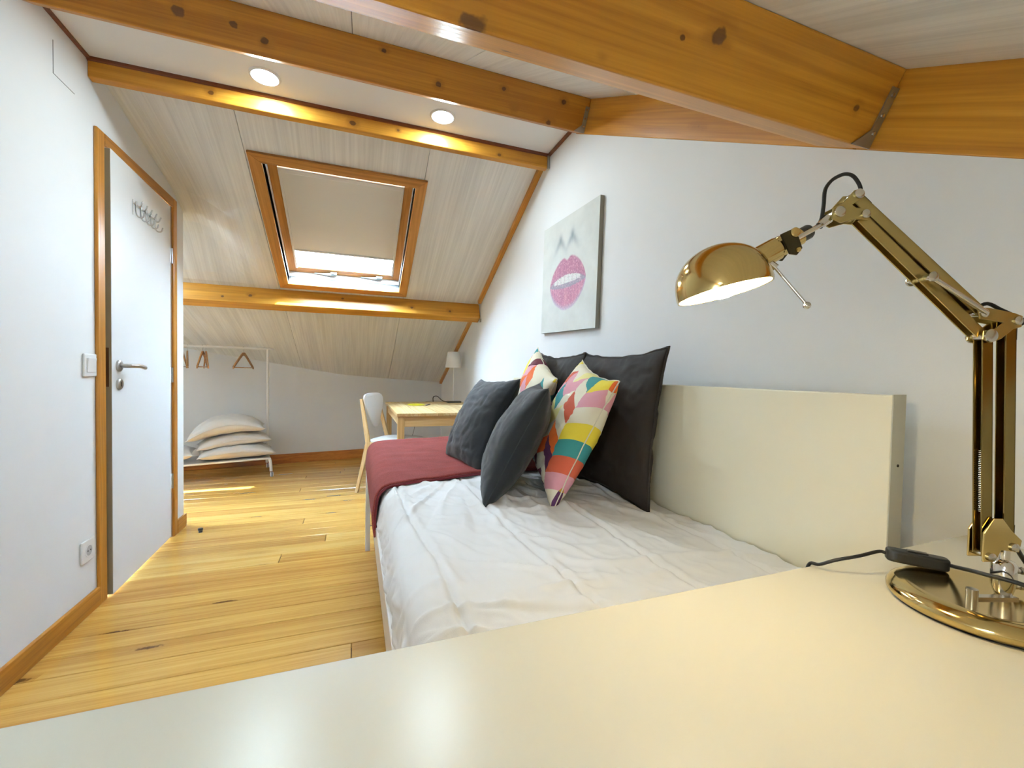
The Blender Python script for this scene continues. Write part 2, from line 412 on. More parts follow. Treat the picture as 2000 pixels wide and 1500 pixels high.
for a, b in ((XL-.05, -.02), (-.02, .42), (.42, XR+.14)):
    nholed(a+.0012, b-.0012, YB-.05, 1.98, 0, .0135).build('ceiling_panel', W_NEAR, ceiling_near)
added_win3 = struct(empty('added_window_3'), 'small unseen roof light added in the near slope to brighten the desk end')
for r_ in ((NX0-.05, NX0, NY0-.05, NY1+.05), (NX1, NX1+.05, NY0-.05, NY1+.05), (NX0, NX1, NY0-.05, NY0), (NX0, NX1, NY1, NY1+.05)):
    m = MB(); nslab(m, *r_, -.014, 0); m.build('trim_board', W_WINX, added_win3, bevel=.002)
for r_ in ((NX0-.012, NX0, NY0, NY1), (NX1, NX1+.012, NY0, NY1), (NX0, NX1, NY0-.012, NY0), (NX0, NX1, NY1, NY1+.012)):
    m = MB(); nslab(m, *r_, -.002, .13); m.build('reveal_board', WHITE_LAC, added_win3)
GLASS3 = (lambda m: m)(MB()); nslab(GLASS3, NX0, NX1, NY0, NY1, .09, .094)

# ---------------------------------------------------------------- beams
def beam(name_label, prof, x0, x1, knots=(), mat=None):
    o = MB().prism(prof, lambda a, b, t: Vector((t, a, b)), x0, x1)
    return tag(o.build('roof_beam', mat or beam_wood('pine_beam_knotty', 0, knots), None, bevel=.004), name_label, 'beam', 'pine roof beams')
def near_prof(yt, wdt, dep=.147):
    n = Vector((.474, -.8805)); t = Vector((.8805, .474)); a = Vector((yt, ZA(yt)))
    return [tuple(a), tuple(a+n*dep), tuple(a+n*dep+t*wdt), tuple(a+t*wdt)]
b3 = beam('thick knotty pine beam overhead, nearest the desk lamp', near_prof(.56, .125), XL, XR-.004,
   [((.16, .62, 1.557), .018), ((.585, .59, 1.64), .013), ((.375, .617, 1.567), .0055), ((.515, .597, 1.622), .005), ((.20, .595, 1.60), .006), ((.97, .60, 1.61), .007)])
b2 = beam('pine beam between the flat ceiling strip and the near roof slope', near_prof(1.837, .11), XL, XR-.004,
   [((-.60, 1.87, 2.31), .016), ((-.43, 1.87, 2.315), .012), ((-.33, 1.88, 2.29), .013), ((.33, 1.88, 2.29), .010), ((.62, 1.86, 2.33), .008), ((.68, 1.88, 2.27), .010), ((.86, 1.895, 2.25), .014), ((.92, 1.86, 2.34), .010), ((.1, 1.85, 2.35), .008)])
b1 = beam('slim pine beam just below the two downlights', [(2.31, 2.328), (2.31, 2.25), (2.345, 2.245), (2.36, 2.33)], XL, XR-.012,
   [((-.62, 2.31, 2.285), .010), ((-.02, 2.31, 2.28), .012), ((.2, 2.31, 2.29), .006), ((.75, 2.31, 2.27), .008), ((-.35, 2.31, 2.295), .005)])
tr = MB().prism([(2.302, 2.333), (2.302, 2.318), (2.314, 2.312), (2.314, 2.333)], lambda a, b, t: Vector((t, a, b)), XL, XR-.012).build('top_moulding', wood('red_moulding', lin((150,84,46)), lin((128,66,32)), lin((100,48,20)), 0, kthr=2), b1)
pc = Vector((3.78, 1.669)); pn = Vector((-.42, -.908)); pt = Vector((.908, -.42))
b4 = beam('pine purlin crossing the room below the skylight', [tuple(pc-pn*.03), tuple(pc+pn*.14), tuple(pc+pn*.14+pt*.09), tuple(pc+pt*.09-pn*.03)], XA, XR-.006,
   [((-.75, 3.75, 1.60), .012), ((-.93, 3.74, 1.58), .008), ((.45, 3.75, 1.59), .012), ((.78, 3.745, 1.58), .012), ((-.1, 3.76, 1.63), .009)])
# rafters lying on the right wall, split by the big beams
W_RAFTER = beam_wood('pine_rafter', 1, rotx=-math.atan(.538))
def rafter(y0, y1, lab):
    return tag(MB().prism([(y0, ZB(y0)), (y1, ZB(y1)), (y1, ZA(y1)+.002), (y0, ZA(y0)+.002)], lambda a, b, t: Vector((t, a, b)), XR-.002, XR+.11).build('wall_rafter', W_RAFTER, bevel=.003), lab, 'beam', 'rafters on top of the right wall')
rafter(.66, 1.99, 'sloping pine rafter on the wall top between the two big beams')
rafter(YB, .655, 'sloping pine rafter on the wall top above the desk lamp')
# hangers
def hanger(parent, yt, dep):
    n = Vector((.474, -.8805)); t = Vector((.8805, .474)); a = Vector((yt, ZA(yt)))
    lo = a+n*dep-t*.002; hi = a+n*.035-t*.002; x = XR-.004
    fn = lambda X, q, tt: Vector((X, *(lo+(hi-lo)*q-t*tt)))
    pl = MB().prism([(x, 0), (x-.058, 0), (x-.042, .12), (x-.02, .3), (x-.02, 1), (x, 1)], fn, 0, .003).build('joist_hanger', ZINC, parent)
    for q in (.25, .55, .88):
        c = fn(x-.011, q, .003); MB().lathe([(.0045, 0), (.0035, .003)], 10, Matrix.Translation(c) @ Vector((0, -t.x, -t.y)).to_track_quat('Z', 'Y').to_matrix().to_4x4()).build('screw', SCREW, pl)
hanger(b3, .56, .147); hanger(b2, 1.837, .147)
MB().box((XR-.016, 2.30, 2.245), (XR-.003, 2.309, 2.322)).build('joist_hanger', ZINC, b1)
MB().box((XR-.008, 3.70, 1.50), (XR-.002, 3.735, 1.53)).build('joist_hanger', ZINC, b4)
# strips where ceiling meets walls
m = MB(); t0, t1 = .02, 3.42
m.hexa([S(XR-.03, t0, -.03), S(XR, t0, -.03), S(XR, 1.48, -.03), S(XR-.03, 1.48, -.03), S(XR-.03, t0, .01), S(XR, t0, .01), S(XR, 1.48, .01), S(XR-.03, 1.48, .01)])
def lowp(x, t, d): p = low(x, t); return p+Vector((0, -.42*d*-1, .9*d))
m.hexa([lowp(XR-.03, .06, -.03), lowp(XR, .06, -.03), lowp(XR, .985, -.03), lowp(XR-.03, .985, -.03), lowp(XR-.03, .06, .01), lowp(XR, .06, .01), lowp(XR, .985, .01), lowp(XR-.03, .985, .01)])
struct(m.build('trim_1', W_TRIMS, bevel=.002), 'wooden strip between the right wall and the far slope')
struct(MB().box((XR-.014, 2.0, 2.316), (XR, 2.312, 2.333)).build('trim_2', bpy.data.materials['red_moulding']), 'thin wooden strip beside the flat ceiling at the right wall')
struct(MB().box((XL, 2.03, 2.319), (XL+.012, 2.31, 2.333)).build('trim_3', bpy.data.materials['red_moulding']), 'thin wooden strip beside the flat ceiling at the left wall')
# baseboards
def bb(name, lo, hi, mat, lab): return struct(MB().box(lo, hi).build(name, mat, bevel=.003), lab)
bb('baseboard_left', (XL, YB, .0), (XL+.014, 2.355, .082), W_TRIMY, 'wooden baseboard from the desk to the door')
bb('baseboard_corner', (XL, 3.225, .0), (XL+.014, YC+.012, .082), W_TRIMY, 'short wooden baseboard beside the door')
m = MB(); m.hexa([(XA, YW(XA)-.014, 0), (XR, YW(XR)-.014, 0), (XR, YW(XR), 0), (XA, YW(XA), 0), (XA, YW(XA)-.014, .105), (XR, YW(XR)-.014, .105), (XR, YW(XR), .105), (XA, YW(XA), .105)])
struct(m.build('baseboard_far', W_BASEX, bevel=.003), 'reddish wooden baseboard along the far wall')

# ---------------------------------------------------------------- skylight
win = struct(empty('window_1'), 'skylight with pine frame and roller blind in the sloping ceiling')
X0, X1, s0, s1 = SK['x0'], SK['x1'], SK['s0'], SK['s1']; ox0, ox1, os0, os1 = -.547, .403, .264, 1.486
def mitre(p, mat):
    MB().prism(p, lambda a, b, t: S(a, b, t), -.016, .0).build('trim_board', mat, win, bevel=.002)
mitre([(ox0, os0), (ox1, os0), (X1, s0), (X0, s0)], W_WINX); mitre([(ox0, os1), (ox1, os1), (X1, s1), (X0, s1)], W_WINX)
mitre([(ox0, os0), (X0, s0), (X0, s1), (ox0, os1)], W_WINY); mitre([(ox1, os0), (X1, s0), (X1, s1), (ox1, os1)], W_WINY)
LIN = plain('white_reveal', (.85, .85, .84), .35)
for (a, b, c, d) in ((X0-.012, X0, s0-.012, s1+.012), (X1, X1+.012, s0-.012, s1+.012), (X0, X1, s0-.012, s0), (X0, X1, s1, s1+.012)):
    m = MB(); slab(m, a, b, c, d, -.004, .22); m.build('reveal_board', LIN, win)
sash = empty('sash'); sash.parent = win
sx0, sx1, ss0, ss1 = X0-.001, X1+.001, s0-.001, s1+.001; sw = .052
for (a, b, c, d, mt) in ((sx0, sx0+sw, ss0, ss1, W_WINY), (sx1-sw, sx1, ss0, ss1, W_WINY), (sx0+sw, sx1-sw, ss0, ss0+.105, W_WINX), (sx0+sw, sx1-sw, ss1-.06, ss1, W_WINX)):
    m = MB(); slab(m, a, b, c, d, .105, .15); m.build('sash_rail', mt, sash, bevel=.003)
k = N('window_glass'); tr_ = k.n('BsdfTransparent'); gl = k.n('BsdfGlossy'); gl.inputs['Roughness'].default_value = .02; mx = k.n('MixShader'); mx.inputs[0].default_value = .06
k.l(tr_.outputs[0], mx.inputs[1]); k.l(gl.outputs[0], mx.inputs[2]); k.l(mx.outputs[0], k.t.nodes['Material Output'].inputs[0])
m = MB(); slab(m, sx0+sw-.005, sx1-sw+.005, ss0+.055, ss1-.055, .128, .132); m.build('glass_pane', k.m, sash)
for lx in (-.185, .16):
    m = MB(); m.add([], []); p = S(lx, ss1-.02, .10)
    m.tube([S(lx-.12, ss1-.012, .098), S(lx-.04, ss1-.02, .092), S(lx, ss1-.028, .088)], [.004, .006, .009], 8)
    m.box((-.022, -.012, -.008), (.022, .012, .008), Matrix.Translation(S(lx+.02, ss1-.03, .09)) @ Matrix.Rotation(-TH, 4, 'X'))
    m.build('latch', plain('latch_grey', lin((170,200,205)), .3) if lx < 0 else bpy.data.materials['latch_grey'], sash, smooth=True, sharp=40)
GLASS3.build('glass_pane', bpy.data.materials['window_glass'], added_win3)
# second skylight, unseen, added to bring more daylight into the alcove
added_win2 = struct(empty('added_window_2'), 'small unseen skylight added over the alcove to brighten it')
for p, mt_ in (([(AX0-.06, AS0-.06), (AX1+.06, AS0-.06), (AX1, AS0), (AX0, AS0)], W_WINX), ([(AX0-.06, AS1+.06), (AX1+.06, AS1+.06), (AX1, AS1), (AX0, AS1)], W_WINX),
               ([(AX0-.06, AS0-.06), (AX0, AS0), (AX0, AS1), (AX0-.06, AS1+.06)], W_WINY), ([(AX1+.06, AS0-.06), (AX1, AS0), (AX1, AS1), (AX1+.06, AS1+.06)], W_WINY)):
    MB().prism(p, lambda a, b, t: S(a, b, t), -.016, .0).build('trim_board', mt_, added_win2, bevel=.002)
for (a, b, c, d) in ((AX0-.012, AX0, AS0-.012, AS1+.012), (AX1, AX1+.012, AS0-.012, AS1+.012), (AX0, AX1, AS0-.012, AS0), (AX0, AX1, AS1, AS1+.012)):
    m = MB(); slab(m, a, b, c, d, -.004, .14); m.build('reveal_board', LIN, added_win2)
m = MB(); slab(m, AX0, AX1, AS0, AS1, .10, .104); m.build('glass_pane', bpy.data.materials['window_glass'], added_win2)
# roller blind
rb = empty('roller_blind', S((sx0+sx1)/2, 1.17, .1)); bl0 = Matrix.Translation(-rb.location)
def loc_mb(m):
    for p in m.v: p -= rb.location
    return m
k = N('blind_fabric'); k.set(Base_Color=(.82, .82, .78), Roughness=.8); BLIND = k.m
tl_ = k.n('BsdfTranslucent'); tl_.inputs[0].default_value = (1, .97, .9, 1); mx_ = k.n('MixShader'); mx_.inputs[0].default_value = .0016
k.l(k.b.outputs[0], mx_.inputs[1]); k.l(tl_.outputs[0], mx_.inputs[2]); k.l(mx_.outputs[0], k.t.nodes['Material Output'].inputs[0])
bx0, bx1 = sx0+sw+.012, sx1-sw-.012
loc_mb((lambda m: (slab(m, bx0, bx1, .45, 1.165, .108, .110), m)[1])(MB())).build('blind_cloth', BLIND, rb)
loc_mb((lambda m: (slab(m, bx0-.004, bx1+.004, 1.160, 1.176, .102, .112), m)[1])(MB())).build('bottom_bar', PLASTIC_W, rb, bevel=.003)
loc_mb((lambda m: (slab(m, bx0-.012, bx1+.012, .436, .468, .090, .1135), m)[1])(MB())).build('blind_cassette', PLASTIC_W, rb, bevel=.006)
for a, b in ((bx0-.012, bx0+.001), (bx1-.001, bx1+.012)):
    loc_mb((lambda m: (slab(m, a, b, .462, ss1-.06, .096, .112), m)[1])(MB())).build('side_rail', PLASTIC_W, rb)
tag(rb, 'pale grey roller blind pulled most of the way down the skylight', 'blind')

# ---------------------------------------------------------------- downlights
EM = N('downlight_emitter'); em = EM.n('Emission'); em.inputs[0].default_value = (.74, .91, 1, 1); em.inputs[1].default_value = DOWNLIGHT_W/(PI*PI*.047**2)
EM.l(em.outputs[0], EM.t.nodes['Material Output'].inputs[0])
for x, lab in ((-.381, 'round recessed downlight in the flat strip, the one nearer the door'), (.403, 'round recessed downlight in the flat strip, the one nearer the right wall')):
    e = tag(empty('downlight', (x, 2.172, 2.33)), lab, 'light', 'recessed ceiling lights')
    MB().lathe([(.050, -.001), (.050, -.005), (.056, -.007), (.062, -.004), (.064, 0)], 40, cap=False).build('rim', PLASTIC_W, e, smooth=True)
    MB().lathe([(.0001, -.0035), (.047, -.0035)], 40, cap=False).build('lens', EM.m, e)

# ---------------------------------------------------------------- door
door = struct(empty('door_1', (XL, 0, 0)), 'white door slightly ajar in a varnished pine frame')
cw = .062
MB().box((0, D0-cw, .0), (.014, D0-.002, DZ+.035)).build('casing', W_TRIMZ, door, bevel=.005)
MB().box((0, D1+.002, .0), (.014, D1+cw-.005, DZ+.035)).build('casing', W_TRIMZ, door, bevel=.005)
MB().box((.0005, D0-.002, DZ-.018), (.0145, D1+.002, DZ+.0345)).build('casing', W_TRIMY, door, bevel=.004)
MB().box((-.12, D0-.0005, 0), (-.002, D0+.012, DZ)).box((-.12, D1-.012, 0), (-.002, D1+.0005, DZ)).box((-.12, D0+.012, DZ-.012), (-.002, D1-.012, DZ+.0005)).build('jamb', W_TRIMZ, door)
LW = D1-D0-.03
leaf = MB().box((-.038, -LW, .008), (0, 0, DZ-.02)).build('door_leaf', DOOR_W, door, bevel=.0015)
leaf.location = (.002, D1-.014, 0); leaf.rotation_euler = (0, 0, R(1.9))
MB().box((-.0365, -LW-.0015, .010), (-.0015, -LW, DZ-.022)).build('leaf_edge', EDGE_W, leaf)
MB().box((-.030, -LW-.0025, .955), (-.010, -LW-.001, 1.13)).build('latch_plate', plain('dark_latch', lin((84,52,22)), .5), leaf)
hz = 1.05
hd = MB().lathe([(.026, 0), (.026, .008), (.022, .011)], 28, Matrix.Translation((0, -LW+.06, hz)) @ Matrix.Rotation(PI/2, 4, 'Y'))
hd.tube(spline([(.008, -LW+.06, hz), (.044, -LW+.06, hz), (.056, -LW+.075, hz), (.058, -LW+.13, hz-.001), (.056, -LW+.19, hz-.008)], 6), .0095, 12)
hd.build('lever_handle', STEEL, leaf, smooth=True, sharp=50)
MB().lathe([(.026, 0), (.026, .008), (.022, .011)], 28, Matrix.Translation((0, -LW+.06, hz-.085)) @ Matrix.Rotation(PI/2, 4, 'Y')).build('keyhole_plate', STEEL, leaf, smooth=True, sharp=50)
MB().box((.010, -LW+.057, hz-.096), (.0118, -LW+.063, hz-.076)).build('keyhole', DARKGAP, leaf)
for z in (.35, 1.0, 1.72):
    MB().tube([(.006, D1-.008, z-.045), (.006, D1-.008, z+.045)], .007, 10).build('hinge', STEEL, door, smooth=True, sharp=50)
# hooks
hk = tag(empty('hook_rail', (XL+.002+.0168, 2.64, 1.825), R(1.9)), 'thin metal rail with five wire hooks hung on the door', 'hooks')
MB().tube([(.004, 0, .03), (.004, .30, .03)], .003, 8).build('rail', STEEL, hk, smooth=True)
for i in range(5):
    yy = .03+i*.06
    MB().tube(spline([(.006, yy, .045), (.006, yy, -.01), (.014, yy+.003, -.03), (.03, yy+.006, -.028), (.036, yy+.007, -.006)], 5), .0036, 8).tube(spline([(.006, yy, .02), (.022, yy-.003, .022), (.032, yy-.004, .046)], 4), .0034, 8).build('hook', STEEL, hk, smooth=True)
MB().tube([(.003, .0, .045), (.003, 0, -.03)], .0015, 6).build('wire_end', STEEL, hk)

# switch and outlet
sw_ = tag(empty('light_switch', (XL, 2.301, 1.05)), 'white square light switch on the wall beside the door', 'switch')
MB().box((0, -.0455, -.048), (.009, .0455, .048)).build('plate', PLASTIC_W, sw_, bevel=.004)
MB().hexa([(.009, -.03, -.03), (.011, -.03, -.03), (.011, .03, -.03), (.009, .03, -.03), (.009, -.03, .03), (.016, -.03, .03), (.016, .03, .03), (.009, .03, .03)]).build('rocker', PLASTIC_W, sw_, bevel=.002)
ou = tag(empty('power_outlet', (XL, 2.277, .272)), 'white square power outlet low on the wall near the door', 'outlet')
MB().box((0, -.047, -.046), (.009, .047, .046)).build('plate', PLASTIC_W, ou, bevel=.004)
rotx = Matrix.Rotation(PI/2, 4, 'Y')
MB().lathe([(.028, .0085), (.028, .0105), (.024, .0105), (.021, .0092)], 32, rotx).build('socket_ring', PLASTIC_W, ou, smooth=True, sharp=40)
MB().lathe([(.0001, .0098), (.0212, .0098)], 28, rotx, cap=False).build('socket_well', plain('socket_grey', (.45, .45, .45), .4), ou)
for s_ in (-1, 1): MB().lathe([(.003, .0098), (.003, .0103)], 12, Matrix.Translation((0, s_*.0095, 0)) @ rotx).build('pin_hole', DARKGAP, ou)
ds = tag(MB().lathe([(.011, 0), (.011, .012), (.014, .014), (.014, .024), (.012, .027)], 20, Matrix.Translation((-.915, 3.205, 0))).build('door_stop', PLASTIC_B, smooth=True, sharp=40), 'small black round door stop standing on the floor', 'door stop')

# ================================================================== FURNITURE
# ---------------------------------------------------------------- bed
RX0, RX1, BY0, BY1 = .064, .995, .50, 2.62
bed = tag(empty('day_bed', ((RX0+RX1)/2, (BY0+BY1)/2, 0)), 'white single day bed with a tall cream back panel along the wall', 'bed')
ox, oy = bed.location.x, bed.location.y
def bbx(lo, hi): return MB().box((lo[0]-ox, lo[1]-oy, lo[2]), (hi[0]-ox, hi[1]-oy, hi[2]))
bbx((.074, .52, .385), (.090, 2.60, .488)).build('side_rail', WHITE_LAC, bed, bevel=.002)
bbx((.94, .545, .385), (.956, 2.58, .488)).build('side_rail', WHITE_LAC, bed, bevel=.002)
bbx((.090, 2.604, .30), (.955, 2.622, .50)).build('end_board', WHITE_LAC, bed, bevel=.002)
bbx((.090, .50, .30), (.955, .518, .46)).build('end_board', WHITE_LAC, bed, bevel=.002)
for yy in (2.585, .50):
    bbx((.064, yy, 0), (.0895, yy+.038, .492)).build('leg', WHITE_LAC, bed, bevel=.002)
for yy in (2.54, .56):
    bbx((.958, yy, 0), (.994, yy+.036, .418)).build('leg', WHITE_LAC, bed, bevel=.002)
pan = bbx((.958, .51, .42), (.995, 2.58, 1.02)).build('back_panel', PANEL_W, bed, bevel=.0025)
bbx((.9575, .5085, .42), (.9965, .5105, 1.0215)).build('edge_band', plain('edge_band_grey', lin((196,194,178)), .45), pan)
MB().lathe([(.0028, 0), (.0028, .001)], 12, Matrix.Translation((.978-ox, .5085-oy, .885)) @ Matrix.Rotation(PI/2, 4, 'X')).build('screw_hole', DARKGAP, pan)
MB().box((.9592-ox, .519-oy, 1.0165), (.9602-ox, .531-oy, 1.0195)).build('chipped_spot', plain('chip_brown', lin((120,96,60)), .8), pan)
sl_me = MB().box((-.42, -.03, -.008), (.42, .03, .008)).mesh('slat', W_PINEX)
for i in range(14):
    o = bpy.data.objects.new('slat', sl_me); sc.collection.objects.link(o); o.parent = bed; o.location = (.515-ox, .66+i*.14-oy, .393)

# mattress with a white quilted cover
MX0, MX1, MY0, MY1, MZ = .093, .952, .525, 2.575, .615
SEAMS = [(.165, .02), (.40, .02), (.64, .02), (.86, .0)]
def mat_top(x, y):
    e = .06
    dx = max(0, (MX0+e)-x); z = MZ
    if dx > 0: z -= e*.9*(1-math.sqrt(max(0, 1-(min(dx, e)/e)**2)))
    f = 1 if dx < .05 else .4
    z += .012*math.sin(PI*(x-MX0)/(MX1-MX0))*f
    # creases fanning out and a soft rumple
    a = noise.fractal(Vector((x*4+y*1.2, y*1.8, 3.1)), .8, 2.2, 3)
    z += .004*a*f
    def ridge(p, q, r, t=.80): return max(0, 1-abs(noise.noise(Vector((p, q, r))))-t)/(1-t)
    wv = .25*noise.noise(Vector((x*3, y*3, 11)))
    fan = math.atan2(x-.50, 1.9-y)                         # creases fan out from under the cushions
    z += .0085*ridge(fan*7+wv, y*1.3, 1.7)*f*max(0, min(1, (1.75-y)*3))*max(0, min(1, (y-.8)*3))
    z += .0075*ridge(x*2.2+wv*2, y*9+x*3+wv*3, 5.2, .84)*f
    z += .0042*ridge(x*9+y*3, y*7+wv*4, 8.2, .82)*f
    z += .0016*ridge(x*22+y*9, y*13-x*6, 2.2, .7)*f
    for (sx, k) in SEAMS:
        d = abs(x-(sx+k*(y-1.1)*-1.6+.006*math.sin(y*7+sx*9)))
        z += -.008*math.exp(-(d/.0055)**2)*f + .004*math.exp(-((d-.016)/.010)**2)*f
    return z
def mat_side(q, y):
    # q 0..1 left side from bottom to edge
    z = .43+q*(MZ-.05-.43); x = MX0-.012*math.sin(PI*q)+.004*noise.noise(Vector((y*30, q*3, 2)))*2.2
    x -= .008*max(0, noise.noise(Vector((y*22+q*4, q*5, 9))))
    return Vector((x, y, z))
def mat_fn(u, v):
    y = MY0+(MY1-MY0)*v
    if u < .12: return mat_side(u/.12, y)
    uu = (u-.12)/.88; x = MX0+(MX1-MX0)*uu**1.15
    p = Vector((x, y, mat_top(x, y)))
    e = min(y-MY0, MY1-y)
    if e < .04: p.z -= .04*(1-math.sqrt(max(0, 1-((.04-e)/.04)**2)))
    return p
mt = MB(); mt.grid(mat_fn, 230, 330)
mo = tag(mt.build('mattress', SHEET, smooth=True), 'mattress in a white quilted cotton cover on the day bed', 'mattress')
MB().box((MX0+.006, MY0+.002, .402), (MX1, MY1-.002, .52)).build('mattress_core', SHEET, mo, bevel=.02, seg=3)

# red throw at the far end
def thr(u, v):
    y = 1.585+.10*min(1, u*1.3)+(2.60-1.585-.06)*min(v, .82)/.82
    y = min(y, 2.595)
    if u < .14:
        q = u/.14; x = MX0-.016-.006*math.sin(PI*q); z = .455+q*(MZ-.045-.455)
    elif u < .22:
        a = (u-.14)/.08*PI/2; x = MX0-.016+.052*(1-math.cos(a)); z = MZ-.045+.058*math.sin(a)
    else:
        q = (u-.22)/.78; x = MX0+.036+(MX1-.012-MX0-.036)*q; z = MZ+.013+.012*math.sin(PI*min(1, q+.05))
    z += .004*noise.noise(Vector((x*8, y*6, 4)))+.005*max(0, noise.noise(Vector((x*3, y*14, 1)))-.1)
    if v > .82:
        t = (v-.82)/.18; y = 2.60+.028*math.sin(min(1, t*3)*PI/2); z -= .02*min(1, t*3)+.26*max(0, t-.2)*(1 if u > .14 else .5)
    return Vector((x, y, z))
tm = MB().grid(thr, 90, 90)
th_ = tm.build('throw_blanket', RED, smooth=True); md = th_.modifiers.new('thick', 'SOLIDIFY'); md.thickness = .010; md.offset = 1
tag(th_, 'red woven throw blanket folded over the far end of the bed', 'blanket')
hem = MB().tube([thr(u/60, 0)+Vector((0, -.004, -.001)) for u in range(2, 61)], .0055, 8)
hem.build('hem', REDHEM, th_, smooth=True)

# ---------------------------------------------------------------- cushions
def cushion_mesh(name, s, t, mat, seed, n=44, wr=.004, sy=None, pinch=.10):
    sy = sy or s; mb = MB(); idx = {}
    def pt(i, j, side):
        U, V = -1+2*i/n, -1+2*j/n
        U, V = math.copysign(abs(U)**.8, U), math.copysign(abs(V)**.8, V)
        x = U*(1-pinch*(1-V*V)*U*U); y = V*(1-pinch*(1-U*U)*V*V)
        h = max(0, (1-U*U)*(1-V*V))**.45
        p = Vector((x*s/2, y*sy/2, side*h*t/2)); q = Vector((x*s*7+seed*9, y*sy*7, side*2+seed))
        e = h**.5
        p.z += side*wr*1.6*e*noise.noise(q*.9)
        ang = math.atan2(V, U); rad = math.hypot(U, V)
        p.z += side*wr*.45*math.sin(ang*14+4*noise.noise(q*.5))*max(0, rad-.55)*e
        for kk, (m1, m2) in enumerate(((6, 15), (13, -8))):
            cr_ = 1-abs(noise.noise(Vector((x*s*m1+y*sy*m2+seed*3.7+kk, (y*sy*m1-x*s*m2)*.35, side*3.3+kk*7))))
            p.z -= side*wr*1.0*max(0, cr_-.86)/.14*e
        p.x += .004*noise.noise(q*1.7); p.y += .004*noise.noise(q*1.9+Vector((5, 0, 0)))
        return p
    vs = []; fs = []
    for side in (1, -1):
        for i in range(n+1):
            for j in range(n+1):
                if side < 0 and (i in (0, n) or j in (0, n)): idx[(side, i, j)] = idx[(1, i, j)]; continue
                idx[(side, i, j)] = len(vs); vs.append(pt(i, j, side))
        for i in range(n):
            for j in range(n):
                f = [idx[(side, a, b)] for a, b in ((i, j), (i+1, j), (i+1, j+1), (i, j+1))]
                fs.append(tuple(f if side > 0 else f[::-1]))
    mb.add(vs, fs)
    rim = [vs[idx[(1, i, 0)]] for i in range(n+1)]+[vs[idx[(1, n, j)]] for j in range(1, n+1)]+[vs[idx[(1, i, n)]] for i in range(n-1, -1, -1)]+[vs[idx[(1, 0, j)]] for j in range(n-1, 0, -1)]
    return mb, rim
def cushion(name, label, group, s, t, mat, seed, yaw, lean, roll, cx, cy, zmin=.612, seam=None, wr=.004, thick=.002):
    yaw, lean, roll = R(yaw), R(lean), R(roll)
    n = Vector((-math.cos(yaw), -math.sin(yaw), 0)); h = Vector((math.sin(yaw), -math.cos(yaw), 0)); up = Vector((0, 0, 1))
    b = math.cos(lean)*up-math.sin(lean)*n; nn = math.cos(lean)*n+math.sin(lean)*up
    A = math.cos(roll)*h-math.sin(roll)*b; B = math.sin(roll)*h+math.cos(roll)*b
    mb, rim = cushion_mesh(name, s, t, mat, seed, wr=wr)
    Mx = Matrix(((A.x, B.x, nn.x, cx), (A.y, B.y, nn.y, cy), (A.z, B.z, nn.z, 0), (0, 0, 0, 1)))
    z = min((Mx @ p).z for p in mb.v); Mx[2][3] = zmin-z
    o = mb.build(name, mat, smooth=True); o.matrix_world = Mx
    MB().tube(rim+[rim[0]], thick, 6, False).build('seam', seam or mat, o, smooth=True)
    return tag(o, label, 'cushion', group)
def pattern_mat(name, off):
    k = N(name); tc = k.n('TexCoord'); sp = k.n('SeparateXYZ'); k.l(tc.outputs['Object'], sp.inputs[0])
    u = k.math('MULTIPLY_ADD', sp.outputs[0], 12.5, 20.3+off); v = k.math('MULTIPLY_ADD', sp.outputs[1], 17, 30.1+off*3)
    col = k.math('FLOOR', u); fu = k.math('FRACT', u); par = k.math('MODULO', col, 2)
    sl = k.math('MULTIPLY', k.math('SUBTRACT', fu, .5), k.math('MULTIPLY_ADD', par, 1.5, -.75))
    vv = k.math('ADD', v, sl); cell = k.math('FLOOR', vv)
    cb = k.n('CombineXYZ'); k.l(col, cb.inputs[0]); k.l(cell, cb.inputs[1]); cb.inputs[2].default_value = off
    wn = k.n('TexWhiteNoise'); k.l(cb.outputs[0], wn.inputs['Vector'])
    alt = k.math('MODULO', k.math('ADD', cell, k.math('MULTIPLY', par, 1)), 2)
    cream = lin((236,228,204))
    cols = [cream, lin((196,150,46)), lin((96,22,44)), lin((232,108,40)), lin((60,150,150)), lin((238,214,64)), lin((226,160,170)), lin((92,44,84)), cream, lin((236,226,150)), lin((206,92,60))]
    c = k.ramp(wn.outputs['Value'], [(i/len(cols), cc) for i, cc in enumerate(cols)], 'CONSTANT')
    lite = k.ramp(wn.outputs['Value'], [(0, cream), (.55, lin((240,236,220))), (.8, lin((238,226,150)))], 'CONSTANT')
    c = k.mix(k.math('MULTIPLY', alt, k.math('LESS_THAN', wn.outputs['Value'], .45)), c, lite)
    g = k.noise(tc.outputs['Object'], 800, 2); k.set(Base_Color=c, Roughness=.8); k.bump(g, .15, .002); return k.m
GC = 'cushions heaped against the back panel'
PIPE = fabric('cream_piping', lin((222,214,190)), lin((236,228,206)))
cushion('cushion', 'large charcoal brown square cushion nearest the desk, against the back panel', GC, .53, .10, CHAR, 1, 0, 6.5, 0, .893, 1.355, wr=.006, thick=.004)
cushion('cushion', 'large charcoal cushion mostly hidden behind the two patterned cushions', GC, .53, .10, CHAR, 2, -2, 5, 2, .898, 1.86, wr=.005, thick=.005)
cushion('patterned_cushion', 'multicoloured rhombus-patterned cushion nearest the desk, in front of the charcoal cushion', GC, .46, .15, pattern_mat('rhombus_print_near', 0), 3, -11.4, 22.9, 10.3, .722, 1.36, seam=PIPE, thick=.002)
cushion('patterned_cushion', 'multicoloured rhombus-patterned cushion further back, its teal corner pointing up', GC, .46, .14, pattern_mat('rhombus_print_far', 7), 4, -7, 15.7, 20.6, .775, 1.87, seam=PIPE, thick=.002)
